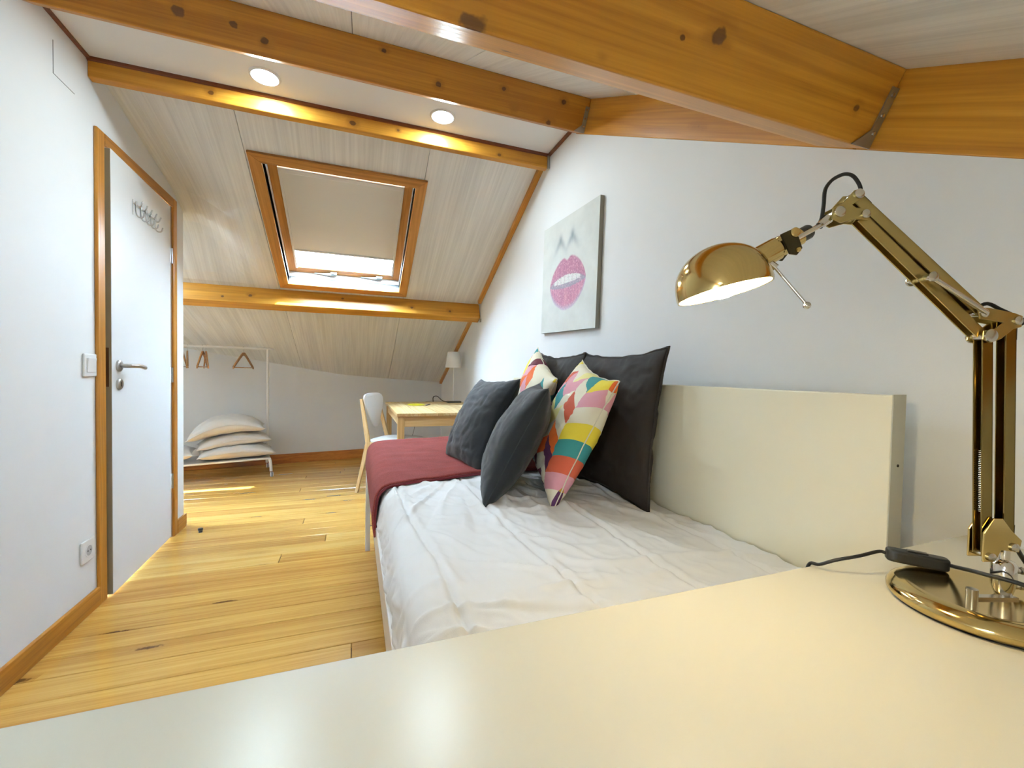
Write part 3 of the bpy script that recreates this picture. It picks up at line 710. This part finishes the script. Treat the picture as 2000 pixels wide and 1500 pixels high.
cushion('navy_cushion', 'dark navy cushion in front, its pinched corner on the white cover', GC, .44, .17, NAVY, 5, -20, 27, 1, .555, 1.46, thick=.0012)
cushion('navy_cushion', 'dark navy cushion further back, touching the red throw', GC, .44, .17, NAVY, 6, 6, 25.7, -1.7, .545, 1.90, zmin=.618, thick=.0012)

# ---------------------------------------------------------------- painting
pt_ = tag(empty('canvas_painting', (XR, 2.018, 1.575)), 'square canvas painting of parted pink lips on the right wall', 'painting')
pt_.rotation_euler = (R(2.0), 0, 0)
HW, HH, TK = .305, .30, .022
MB().box((-TK, -HW, -HH), (-.001, HW, HH)).build('stretcher', plain('canvas_edge', lin((150,146,136)), .8), pt_)
nu = nv = 170
def paint(u, v):
    nz = noise.fractal(Vector((u*5, v*5, 0)), .8, 2, 4)
    c = Vector(lin((214+8*nz, 218+8*nz, 214+8*nz)))
    for (cx, w_) in ((.36, .05), (.58, .05)):           # nostril shadows
        d = abs((u-cx)-(.02*math.sin(v*40))); yy = .185+abs(u-cx)*.85
        a = .75*math.exp(-((v-yy)/.042)**2)*math.exp(-((u-cx)/.09)**2)
        a = max(a, .9*math.exp(-((u-cx)/.035)**2-((v-.19)/.05)**2))
        c = c.lerp(Vector(lin((120,136,148))), min(1, a*.95))
    t = (u-.5)/.33
    if abs(t) < 1.06:
        q = max(0, 1-t*t); b0 = .585
        top = b0-.245*q**.62+.035*math.exp(-(t/.13)**2)+.004*nz
        bot = b0+.235*q**.6+.006*nz
        iu = b0-.075*q**.8; il = b0+.035*q**.8
        st = noise.noise(Vector((u*46, v*5, 3))); s2 = noise.noise(Vector((u*90, v*70, 6)))
        inside = min((v-top), (bot-v)); a = max(0, min(1, inside/.016))*.93
        if a > 0:
            if v < iu: col = Vector(lin((178+26*st, 104+30*st, 140+22*st))).lerp(Vector(lin((150,96,140))), max(0, .5-(iu-v)/.09)*.8)
            elif v < il:
                if v < iu+.068*q and abs(t) < .72: col = Vector(lin((226, 228, 226))) * (1-.25*(abs(math.sin(u*44)) > .97))
                else: col = Vector(lin((150,136,158)))
            else:
                col = Vector(lin((192+28*st, 116+34*st, 150+22*st)))
                k_ = max(0, min(1, (v-bot+.055)/.04)); col = col.lerp(Vector(lin((186,172,198))), k_*.9)
            if s2 > .30: col = col.lerp(Vector(lin((240,196,214))), .5)
            if s2 < -.36: col = col.lerp(Vector(lin((120,60,96))), .5)
            c = c.lerp(col, a)
    return c
cm = MB(); cm.grid(lambda i, j: Vector((-TK-.0008, HW-2*HW*i, HH-2*HH*j)), nu, nv)
k = N('painted_canvas'); at = k.n('Attribute', attribute_name='paint'); k.set(Base_Color=at.outputs['Color'], Roughness=.55)
tc = k.n('TexCoord'); k.bump(k.noise(tc.outputs['Object'], 420, 2), .2, .002)
co = cm.build('canvas_face', k.m, pt_)
ca = co.data.color_attributes.new('paint', 'FLOAT_COLOR', 'POINT')
for i in range(nu+1):
    for j in range(nv+1):
        c = paint(i/nu, j/nv); ca.data[i*(nv+1)+j].color = (c.x, c.y, c.z, 1)

# ---------------------------------------------------------------- far table
tb = tag(empty('pine_table', (.66, 3.775, 0)), 'light pine table against the right wall under the far slope', 'table')
TW, TL = .375, .605
for i in range(5):
    a = -TW+i*2*TW/5
    MB().box((a+.0006, -TL, .718), (a+2*TW/5-.0006, TL, .74)).build('top_board', W_PINEY, tb, bevel=.002)
for sx in (-1, 1):
    for sy in (-1, 1):
        MB().box((sx*(TW-.032)-.024, sy*(TL-.032)-.024, 0), (sx*(TW-.032)+.024, sy*(TL-.032)+.024, .7175)).build('leg', W_PINEZ, tb, bevel=.003)
for s_ in (-1, 1):
    MB().box((-TW+.056, s_*(TL-.03)-.010, .64), (TW-.056, s_*(TL-.03)+.010, .7175)).build('apron', W_PINEX, tb, bevel=.002)
    MB().box((s_*(TW-.03)-.010, -TL+.056, .64), (s_*(TW-.03)+.010, TL-.056, .7175)).build('apron', W_PINEY, tb, bevel=.002)
YEL = plain('yellow_card', lin((240,226,40)), .5)
tag(MB().lathe([(.075, .741), (.078, .743), (.07, .7445)], 36, Matrix.Translation((.53, 3.98, 0)) @ Matrix.Scale(1.6, 4, (0, 1, 0))).build('yellow_coaster', YEL, smooth=True, sharp=40), 'flat bright yellow oval mat lying on the pine table', 'mat')
tag(MB().tube([(.60, 3.86, .7445), (.66, 4.0, .7445)], .0042, 8).build('pen', plain('pen_grey', (.12, .12, .14), .4), smooth=True, sharp=40), 'dark pen lying beside the yellow mat', 'pen')
ps = tag(empty('power_strip', (.93, 4.20, .7405)), 'flat dark device with a thin cable lying on the table by the wall', 'power strip')
MB().box((-.07, -.03, 0), (.07, .03, .018)).build('body', plain('device_grey', lin((96,88,76)), .4), ps, bevel=.004)
MB().tube(spline([(-.07, 0, .01), (-.11, .04, .02), (-.15, .10, .06), (-.185, .12, .05), (-.19, .10, .005)], 6), .004, 8).build('cable', RUBBER, ps, smooth=True)
# slim table lamp
tl = tag(empty('table_lamp', (.945, 4.305, .7405)), 'slim table lamp with a white tapered shade on the pine table', 'lamp')
MB().lathe([(.05, 0), (.05, .008), (.045, .012), (.012, .014)], 32).build('base', WHITE_LAC, tl, smooth=True, sharp=40)
MB().tube([(0, 0, .01), (0, 0, .38)], .0045, 10).build('pole', PLASTIC_W, tl, smooth=True, sharp=40)
k = N('white_shade'); k.set(Base_Color=(.86, .85, .82), Roughness=.8, Subsurface_Weight=.0); SHADE = k.m
o = MB().lathe([(.084, .352), (.062, .512)], 36, cap=False).build('shade', SHADE, tl, smooth=True); mm = o.modifiers.new('thick', 'SOLIDIFY'); mm.thickness = .0015
MB().tube([(-.063, 0, .505), (.063, 0, .505)], .002, 6).tube([(0, -.063, .505), (0, .063, .505)], .002, 6).build('shade_carrier', STEEL, tl)
MB().lathe([(.014, .38), (.014, .43)], 16).build('lamp_holder', PLASTIC_W, tl)
MB().tube(spline([(-.03, .02, .004), (-.25, .06, .004), (-.36, .085, -.06), (-.37, .10, -.25), (-.42, .12, -.45)], 6), .0025, 6).build('cord', plain('grey_cord', (.3, .3, .3), .6), tl, smooth=True)

# ---------------------------------------------------------------- chair
ch = tag(empty('dining_chair', (.348, 3.885, 0), R(-32)), 'birch chair with white rounded seat and backrest at the pine table', 'chair')
def rrect(w0, w1, h, r=.5, n=40):
    out = []
    for k_ in range(n):
        a = 2*PI*k_/n; ca, sa = math.cos(a), math.sin(a); e = .62
        x = math.copysign(abs(ca)**e, ca); y = math.copysign(abs(sa)**e, sa)
        wd = w0+(w1-w0)*(y+1)/2; out.append((x*wd, y*h))
    return out
MB().prism([(a*.205+.01, b*.205) for a, b in ((x/.2, y/.2) for x, y in rrect(.2, .2, .2))], lambda a, b, t: Vector((a, b, t+.012*max(0, (abs(b)-.12))*2)), .436, .452).build('seat', WHITE_LAC, ch, bevel=.004)
def back_fn(a, b, t): return Vector((-.225-.15*(b-.0)+t-.5*a*a*-1*.6, a, .70+b))
poly = [(x, y) for x, y in rrect(.05, .20, .15)]
MB().prism(poly, back_fn, 0, .012).build('backrest', WHITE_LAC, ch, bevel=.003)
for s_ in (-1, 1):
    m = MB(); pts = [Vector((-.265, s_*.195, 0)), Vector((-.175, s_*.17, .43)), Vector((-.262, s_*.135, .80))]
    for a, b, w0, w1 in ((pts[0], pts[1], .026, .042), (pts[1], pts[2], .042, .024)):
        q = []
        for p, ww in ((a, w0), (b, w1)):
            for dx, dy in ((-1, -1), (1, -1), (1, 1), (-1, 1)): q.append(p+Vector((dx*ww/2, dy*.011, 0)))
        m.add(q, [(0,1,2,3),(7,6,5,4),(0,4,5,1),(1,5,6,2),(2,6,7,3),(3,7,4,0)])
    m.build('leg', W_BIRCH, ch, bevel=.003)
    m = MB(); a, b = Vector((.215, s_*.19, 0)), Vector((.165, s_*.165, .40)); q = []
    for p, ww in ((a, .024), (b, .04)):
        for dx, dy in ((-1, -1), (1, -1), (1, 1), (-1, 1)): q.append(p+Vector((dx*ww/2, dy*.011, 0)))
    m.add(q, [(0,1,2,3),(7,6,5,4),(0,4,5,1),(1,5,6,2),(2,6,7,3),(3,7,4,0)]); m.build('leg', W_BIRCH, ch, bevel=.003)
    MB().box((-.17, s_*.168-.010, .385), (.19, s_*.168+.010, .436)).build('seat_rail', W_BIRCH, ch, bevel=.003)
for xx in (-.15, .15): MB().box((xx-.01, -.158, .392), (xx+.01, .158, .434)).build('cross_rail', W_BIRCH, ch, bevel=.003)

# ---------------------------------------------------------------- clothes rack
RK = (-.825, 4.885, 0); RPHI = R(14)
rk = tag(empty('clothes_rack', RK, RPHI), 'white metal clothes rack on castors in the alcove', 'clothes rack')
for xx in (0, -1.02):
    MB().tube([(xx, 0, .17), (xx, 0, 1.243)], .0115, 12).build('pole', WHITE_LAC, rk, smooth=True, sharp=40)
    for s_ in (-1, 1):
        MB().tube(spline([(xx, s_*.16, .172), (xx+.004, s_*.20, .165), (xx+.01, s_*.222, .13), (xx+.014, s_*.228, .055)], 5), .013, 10).build('leg', WHITE_LAC, rk, smooth=True, sharp=50)
        c = Matrix.Translation((xx+.02, s_*.228, .024)) @ Matrix.Rotation(PI/2, 4, 'Y')
        cs = MB().lathe([(.016, -.013), (.023, -.009), (.0235, .009), (.016, .013)], 24, c).build('castor', PLASTIC_W, rk, smooth=True, sharp=40)
        MB().lathe([(.0245, -.004), (.0245, .004)], 24, c).build('tyre', RUBBER, cs)
MB().tube([(.055, 0, 1.245), (-1.075, 0, 1.245)], .012, 12).build('rail', WHITE_LAC, rk, smooth=True, sharp=40)
MB().box((-1.035, -.215, .168), (.012, .215, .184)).build('shelf', WHITE_LAC, rk, bevel=.004)
RM = Matrix.Translation(Vector(RK)) @ Matrix.Rotation(RPHI, 4, 'Z')
# hangers
def make_hanger():
    root = empty('clothes_hanger')
    arm = []
    for s_ in (-1, 1):
        pts = spline([(0, 0, -.060), (s_*.03, 0, -.066), (s_*.12, 0, -.130), (s_*.205, 0, -.196)], 6); m = MB(); q = []
        for i, p in enumerate(pts):
            h = .016-.005*i/len(pts); w_ = .006
            q += [p+Vector((0, -w_, -h)), p+Vector((0, w_, -h)), p+Vector((0, w_, h)), p+Vector((0, -w_, h))]
        fs = [(0,1,2,3), tuple(len(q)-1-i for i in range(4))]
        for i in range(len(pts)-1):
            for k_ in range(4): fs.append((i*4+k_, (i+1)*4+k_, (i+1)*4+(k_+1) % 4, i*4+(k_+1) % 4))
        m.add(q, fs); m.build('arm', W_HANG, root, bevel=.002)
    MB().tube([(-.185, 0, -.192), (.185, 0, -.192)], .0045, 8).build('bar', W_HANG, root, smooth=True)
    hp = [(0, 0, -.055), (0, 0, -.025)]+[(.016*math.sin(a)*1.0, 0, .0+.016*-math.cos(a)) for a in [R(x) for x in range(20, 261, 20)]]
    MB().tube([(p[0], p[1], p[2]) for p in hp], .0018, 6).build('hook', STEEL, root, smooth=True)
    return root
h0 = make_hanger()
HL = [(-.205, 62+14, 'single wooden hanger turned broadside, near the rack pole'), (-.505, 96, 'wooden hanger in the middle pair on the white rail, right one'), (-.53, 80, 'wooden hanger in the middle pair on the white rail, left one'),
      (-.645, 92, 'rightmost wooden hanger of the cluster beside the partition wall'), (-.685, 82, 'middle wooden hanger of the cluster beside the partition wall'), (-.715, 100, 'leftmost wooden hanger of the cluster beside the partition wall')]
for i, (lx, ang, lab) in enumerate(HL):
    if i == 0: root = h0
    else:
        root = h0.copy(); sc.collection.objects.link(root)
        for c_ in h0.children:
            cc = c_.copy(); sc.collection.objects.link(cc); cc.parent = root
    root.location = RM @ Vector((lx, 0, 1.2455)); root.rotation_euler = (0, 0, RPHI+R(ang if i else 64))
    tag(root, lab, 'hanger', 'wooden hangers on the rack rail')
# white pillows on the shelf
def bed_pillow(label, lx, ly, z, sx, sy, t, seed, rz=0, tilt=0, bend=0):
    mb, rim = cushion_mesh('pillow', sx, t, LINEN_W, seed, n=36, wr=.006, sy=sy, pinch=.06)
    f = lambda p: p+Vector((0, 0, -bend*(p.x/(sx/2))**2))
    mb.v = [f(p) for p in mb.v]; rim = [f(p) for p in rim]
    o = mb.build('pillow', LINEN_W, smooth=True)
    Mx = RM @ Matrix.Translation((lx, ly, 0)) @ Matrix.Rotation(R(rz), 4, 'Z') @ Matrix.Rotation(R(tilt), 4, 'Y')
    zm = min((Mx @ p).z for p in mb.v) if not bend else min((Mx @ p).z for p in mb.v if abs(p.x) < sx*.3)
    Mx[2][3] += z-zm; o.matrix_world = Mx
    MB().tube(rim+[rim[0]], .003, 6, False).build('seam', LINEN_W, o, smooth=True)
    return tag(o, label, 'pillow', 'white pillows on the rack shelf')
bed_pillow('white pillow at the bottom right of the stack, drooping over the shelf end', -.26, -.03, .184, .62, .42, .15, 11, 1, 0, .03)
bed_pillow('white pillow flat on the shelf, left of the stack', -.90, -.03, .184, .62, .42, .16, 12, -1)
bed_pillow('white pillow in the middle of the stack on the rack shelf', -.28, 0, .280, .60, .40, .14, 13, 2, -5, .035)
bed_pillow('white pillow on top of the stack on the rack shelf', -.345, -.02, .385, .62, .42, .18, 14, -3, -8, .085)

# ================================================================== NEAR DESK AND BRASS LAMP
DZT = .77
dk = tag(empty('desk', (.275, .143, 0)), 'plain cream white desk top filling the foreground', 'desk')
MB().box((-.775, -.293, DZT-.022), (.78, .293, DZT)).build('desk_top', DESK_W, dk, bevel=.0015)
for sx in (-.74, .745):
    for sy in (-.26, .255):
        MB().box((sx-.022, sy-.022, 0), (sx+.022, sy+.022, DZT-.022)).build('leg', WHITE_LAC, dk, bevel=.002)

lp = tag(empty('desk_lamp', (.703, .285, DZT), R(-20.2)), 'brass architect desk lamp switched on, standing on the cream desk', 'lamp')
bc = .016
base = MB().lathe([(.079, 0), (.084, .001), (.0885, .006), (.089, .011), (.086, .0165), (.079, .0205), (.070, .022), (.066, .0215), (.0001, .0215)], 72, Matrix.Translation((bc, .003, .0005))).build('base', BRASS, lp, smooth=True, sharp=60)
MB().lathe([(.0835, .0), (.0845, .0018)], 64, Matrix.Translation((bc, .003, .0004))).build('base_felt', PLASTIC_B, base)
# stem with its two clamp screws
stx = .0365
st_ = MB().lathe([(.0065, .0215), (.0085, .026), (.0105, .034), (.0115, .044), (.0115, .060), (.009, .064), (.005, .066), (.005, .080)], 24, Matrix.Translation((stx, 0, 0))).build('stem', CHROME, lp, smooth=True, sharp=40)
for z in (.033, .052): MB().tube([(stx+.008, 0, z), (stx+.022, 0, z)], [.0036, .0036], 10).ball((stx+.022, 0, z), .0045, 10).build('clamp_screw', SCREW, st_, smooth=True)
MB().box((-.012, -.012, .0215), (stx+.006, -.004, .0245)).lathe([(.0055, .0215), (.0055, .033)], 16, Matrix.Translation((-.009, -.008, 0))).build('base_stud', SCREW, base, smooth=True, sharp=40)
fnp = lambda y0: (lambda a, b, t: Vector((a, y0+t, b)))
def plate(poly, y0, y1, name, mat, parent=lp): return MB().prism(poly, fnp(0), y0, y1).build(name, mat, parent, bevel=.0006)
for yy in (-.0095, .007):
    plate([(.001, .066), (.015, .066), (.022, .080), (.043, .078), (.046, .092), (.033, .104), (.022, .118), (.012, .118), (.001, .10)], yy, yy+.0025, 'lower_bracket', BRASS)
def channel(p0, p1, wd=.0125, dp=.011, name='arm_bar', mat=BRASS_D):
    p0, p1 = Vector((p0[0], 0, p0[1])), Vector((p1[0], 0, p1[1])); d = (p1-p0).normalized(); nrm = Vector((-d.z, 0, d.x))
    m = MB()
    m.bar(p0-nrm*(wd/2-.0009), p1-nrm*(wd/2-.0009), dp, .0018, up=nrm)         # web on one edge
    for yy in (-dp/2+.0008, dp/2-.0008): m.bar(p0+Vector((0, yy, 0)), p1+Vector((0, yy, 0)), .0016, wd, up=nrm)
    return m.build(name, mat, lp, bevel=.0004)
channel((.0095, .072), (-.0015, .336), mat=BRASS_DKREFL); channel((.0355, .083), (.0255, .352), mat=BRASS_DKREFL)
channel((-.012, .363), (-.1625, .4935)); channel((-.0095, .336), (-.1555, .4695))
def pivot(x, z, r=.0048, hw=.0095):
    MB().tube([(x, -hw, z), (x, hw, z)], r*.7, 12).lathe([(r, 0), (r, .002), (r*.6, .0035)], 16, Matrix.Translation((x, -hw, z)) @ Matrix.Rotation(PI/2, 4, 'X')).lathe([(r, 0), (r, .002), (r*.6, .0035)], 16, Matrix.Translation((x, hw, z)) @ Matrix.Rotation(-PI/2, 4, 'X')).build('pivot', SCREW, lp, smooth=True, sharp=40)
for yy in (-.0095, .0075):
    plate([(-.019, .366), (-.006, .366), (.024, .3605), (.034, .357), (.033, .344), (.024, .342), (.010, .330), (-.002, .325), (-.012, .329), (-.011, .339), (.002, .341), (.012, .349), (-.016, .353)], yy, yy+.002, 'elbow_plate', BRASS_D)
    plate([(-.158, .499), (-.168, .499), (-.181, .484), (-.192, .478), (-.193, .466), (-.183, .461), (-.166, .466), (-.151, .465), (-.150, .478), (-.166, .479), (-.170, .482), (-.157, .491)], yy, yy+.002, 'wrist_plate', BRASS_D)
for x, z, r in ((-.0125, .3595, .005), (.0275, .3515, .005), (-.0035, .3335, .0075), (.0095, .072, .005), (.0365, .084, .005), (-.1635, .4945, .0055), (-.155, .4715, .005), (-.185, .4735, .0062)): pivot(x, z, r)
# springs and tension rods
def coil(p0, p1, r=.0032, turns=34, w_=.0007):
    p0, p1 = Vector(p0), Vector(p1); d = (p1-p0).normalized(); a = d.orthogonal().normalized(); b = d.cross(a); n = turns*8
    return MB().tube([p0.lerp(p1, i/n)+(a*math.cos(i*2*PI/8)+b*math.sin(i*2*PI/8))*r for i in range(n+1)], w_, 5)
coil((.0040, 0, .197), (.0072, 0, .122), r=.0034, turns=34).build('spring', CHROME, lp, smooth=True)
MB().tube([(-.0010, 0, .330), (.0040, 0, .197)], .0014, 8).build('tension_rod', BRASS_D, lp, smooth=True)
MB().tube([(.0072, 0, .122), (.0093, 0, .074)], .0014, 8).build('tension_rod', BRASS_D, lp, smooth=True)
MB().tube([(-.012, -.0125, .3595), (-.0765, -.0125, .3990)], .0028, 10).build('tension_rod', CHROME, lp, smooth=True, sharp=40)
MB().tube([(-.012, .0125, .3595), (-.0765, .0125, .3990)], .0028, 10).build('tension_rod', CHROME, lp, smooth=True, sharp=40)
pivot(-.0775, .3998, .0058, .013)
# head: fork, socket, shade
MB().tube([(-.191, 0, .469), (-.201, 0, .4605)], [.006, .0045], 12).build('swivel', CHROME, lp, smooth=True, sharp=40)
hx0, hx1 = Vector((-.2, 0, .461)), Vector((-.276, 0, .4185)); hd_ = (hx1-hx0).normalized()
rotH = Matrix.Translation(hx0) @ hd_.to_track_quat('Z', 'Y').to_matrix().to_4x4()
for s_ in (-1, 1):
    q = [hx0+hd_*t_+Vector((0, s_*w_, 0)) for t_, w_ in ((0, .002), (.006, .007), (.016, .0105), (.03, .0115), (.052, .0115))]
    MB().tube(spline(q, 4), .0028, 8).build('fork_arm', CHROME, lp, smooth=True)
MB().lathe([(.0075, .014), (.0085, .016), (.0085, .028), (.0075, .029)], 20, rotH).build('cord_grip', PLASTIC_B, lp, smooth=True, sharp=40)
so_ = MB().lathe([(.008, .027), (.0102, .028), (.0102, .047), (.0118, .048), (.0118, .052), (.0108, .053), (.0108, .058), (.0135, .059), (.0135, .085), (.0125, .092)], 28, rotH).build('socket', BRASS, lp, smooth=True, sharp=35)
for yy in (-.0145, .0120):
    c0 = hx0+hd_*.047; nrm = Vector((-hd_.z, 0, hd_.x)); nrm = -nrm if nrm.z > 0 else nrm
    pp = [c0-hd_*.007-nrm*.012, c0+hd_*.009-nrm*.013, c0+hd_*.010+nrm*.012, c0+hd_*.003+nrm*.017, c0-hd_*.006+nrm*.013, c0-hd_*.008]
    plate([(p.x, p.z) for p in pp], yy, yy+.0025, 'knuckle_plate', plain('dark_bronze', (.06, .05, .03), .3, 1) if yy < 0 else bpy.data.materials['dark_bronze'])
for cc, r_ in ((hx0+hd_*.045-Vector((0, 0, -.008)), .0055), (hx0+hd_*.047+nrm*.012, .003)):
    MB().lathe([(r_, 0), (r_, .002), (r_*.7, .0032)], 16, Matrix.Translation(Vector((cc.x, -.0145, cc.z))) @ Matrix.Rotation(PI/2, 4, 'X')).build('knuckle_screw', BRASS, lp, smooth=True, sharp=40)
# shade: dome with wide mouth tilted down
sc_c = Vector((-.3115, 0, .3795)); apex = Vector((-.225, .07, .97)).normalized()
rotS = Matrix.Translation(sc_c) @ apex.to_track_quat('Z', 'Y').to_matrix().to_4x4()
SR = .0525
prof = [(SR, 0), (SR*1.012, .004), (SR*1.0, .012)]+[(SR*math.cos(a)*.995, .012+.045*math.sin(a)) for a in [R(x) for x in (10, 20, 30, 40, 50, 60, 70, 80, 87)]]+[(.0001, .057)]
sh = MB().lathe(prof, 64, rotS, cap=False).build('shade', BRASS, lp, smooth=True)
prof_in = [(r_*.965 if r_ > .001 else r_, max(.0006, z*.965-.0002)) for r_, z in prof]
k = N('shade_lining'); k.set(Base_Color=(.9, .88, .8), Roughness=.5)
MB().lathe(prof_in, 64, rotS, cap=False).build('shade_lining', k.m, sh, smooth=True)
MB().lathe([(SR*.962, .0006), (SR, 0)], 64, rotS, cap=False).build('shade_rim', BRASS, sh)
k = N('bulb_glow'); e_ = k.n('Emission'); e_.inputs[0].default_value = (1, .79, .44, 1); BR = .030; e_.inputs[1].default_value = DESKLAMP_W/(PI*4*PI*BR**2)
k.l(e_.outputs[0], k.t.nodes['Material Output'].inputs[0])
bu = MB(); bu.lathe([(max(1e-4, BR*math.sin(PI*i/14)), -BR*math.cos(PI*i/14)) for i in range(15)], 28, rotS @ Matrix.Translation((0, 0, .0235)))
bu.build('bulb', k.m, lp, smooth=True)
# pull rod with ball
MB().tube([(-.2605, -.004, .414), (-.2545, -.006, .4085)], .0045, 10).tube([(-.2565, -.006, .410), (-.2263, -.02, .3640)], .0016, 8).ball((-.2260, -.02, .3630), .0042, 12).build('pull_rod', CHROME, lp, smooth=True, sharp=50)
# cords
def cord(pts, r=.0024, name='cord', n=6): return MB().tube(spline(pts, n), r, 8).build(name, RUBBER, lp, smooth=True)
cord([(-.205, 0, .458), (-.1985, .001, .468), (-.1955, .002, .4853), (-.1944, .002, .503), (-.188, .002, .5135), (-.1793, .002, .5196), (-.170, .002, .5225), (-.1610, .002, .5195), (-.1535, .002, .509), (-.1525, .001, .498), (-.1545, .0, .489)], .0021)
MB().bar((-.1525, 0, .4945), (-.1435, 0, .4865), .006, .003).build('cord_clip', PLASTIC_B, lp)
MB().bar((-.025, 0, .378), (-.0135, 0, .3655), .006, .003).build('cord_clip', PLASTIC_B, lp)
cord([(-.020, 0, .3695), (-.0121, .0, .3672), (.0041, .002, .3728), (.022, .004, .3665), (.0462, .006, .3575), (.054, .006, .3525), (.0377, .004, .3441), (.0335, .001, .341)], .0022, n=4)
MB().bar((.0345, 0, .352), (.0345, 0, .330), .006, .003, up=(0,1,0)).build('cord_clip', PLASTIC_B, lp)
MB().bar((.043, 0, .108), (.043, 0, .090), .006, .003, up=(0,1,0)).build('cord_clip', PLASTIC_B, lp)
li = Matrix.Rotation(R(20.2), 4, 'Z') @ Matrix.Translation((-.703, -.285, -DZT))
L_ = lambda x, y, z: li @ Vector((x, y, z))
p0, p1 = L_(.753, .329, .8015), L_(.708, .378, .8045)
dd = (p1-p0).normalized(); sid = dd.cross(Vector((0, 0, 1))).normalized(); upv = sid.cross(dd)
m = MB(); mid = (p0+p1)/2; Ls = (p1-p0).length/2
outl = [(Ls*1.0*(1 if math.cos(a) > 0 else -1)*min(1, abs(math.cos(a))**.35), .0098*(1 if math.sin(a) > 0 else -1)*abs(math.sin(a))**.55) for a in [2*PI*i/36 for i in range(36)]]
m.prism(outl, lambda a, b, t: mid+dd*a+sid*b+upv*t, -.0085, .0085)
sw2 = m.build('cord_switch', PLASTIC_B, lp, bevel=.0035, seg=3)
MB().prism([(-.011, -.0042), (.011, -.0042), (.011, .0042), (-.011, .0042)], lambda a, b, t: mid+dd*a+sid*b+upv*t, .0083, .0105).build('switch_rocker', plain('rocker_black', (.02, .02, .02), .3), sw2, bevel=.001)
cord([p0, L_(.736, .312, .808), L_(.719, .294, .815), L_(.698, .270, .823), L_(.704, .246, .823), L_(.725, .214, .812), L_(.775, .185, .785), L_(.83, .20, .7745), L_(.86, .25, .7745), (.112, .01, .012), (.09, .02, .05), (.0633, .01, .0753), (.052, .004, .088), (.042, 0, .101)], .0025)
cord([p1, p1+dd*.008, L_(.675, .392, .7985), L_(.650, .408, .789), L_(.643, .425, .7765), L_(.641, .4385, .7715), L_(.640, .4435, .74), L_(.642, .447, .66)], .0024)
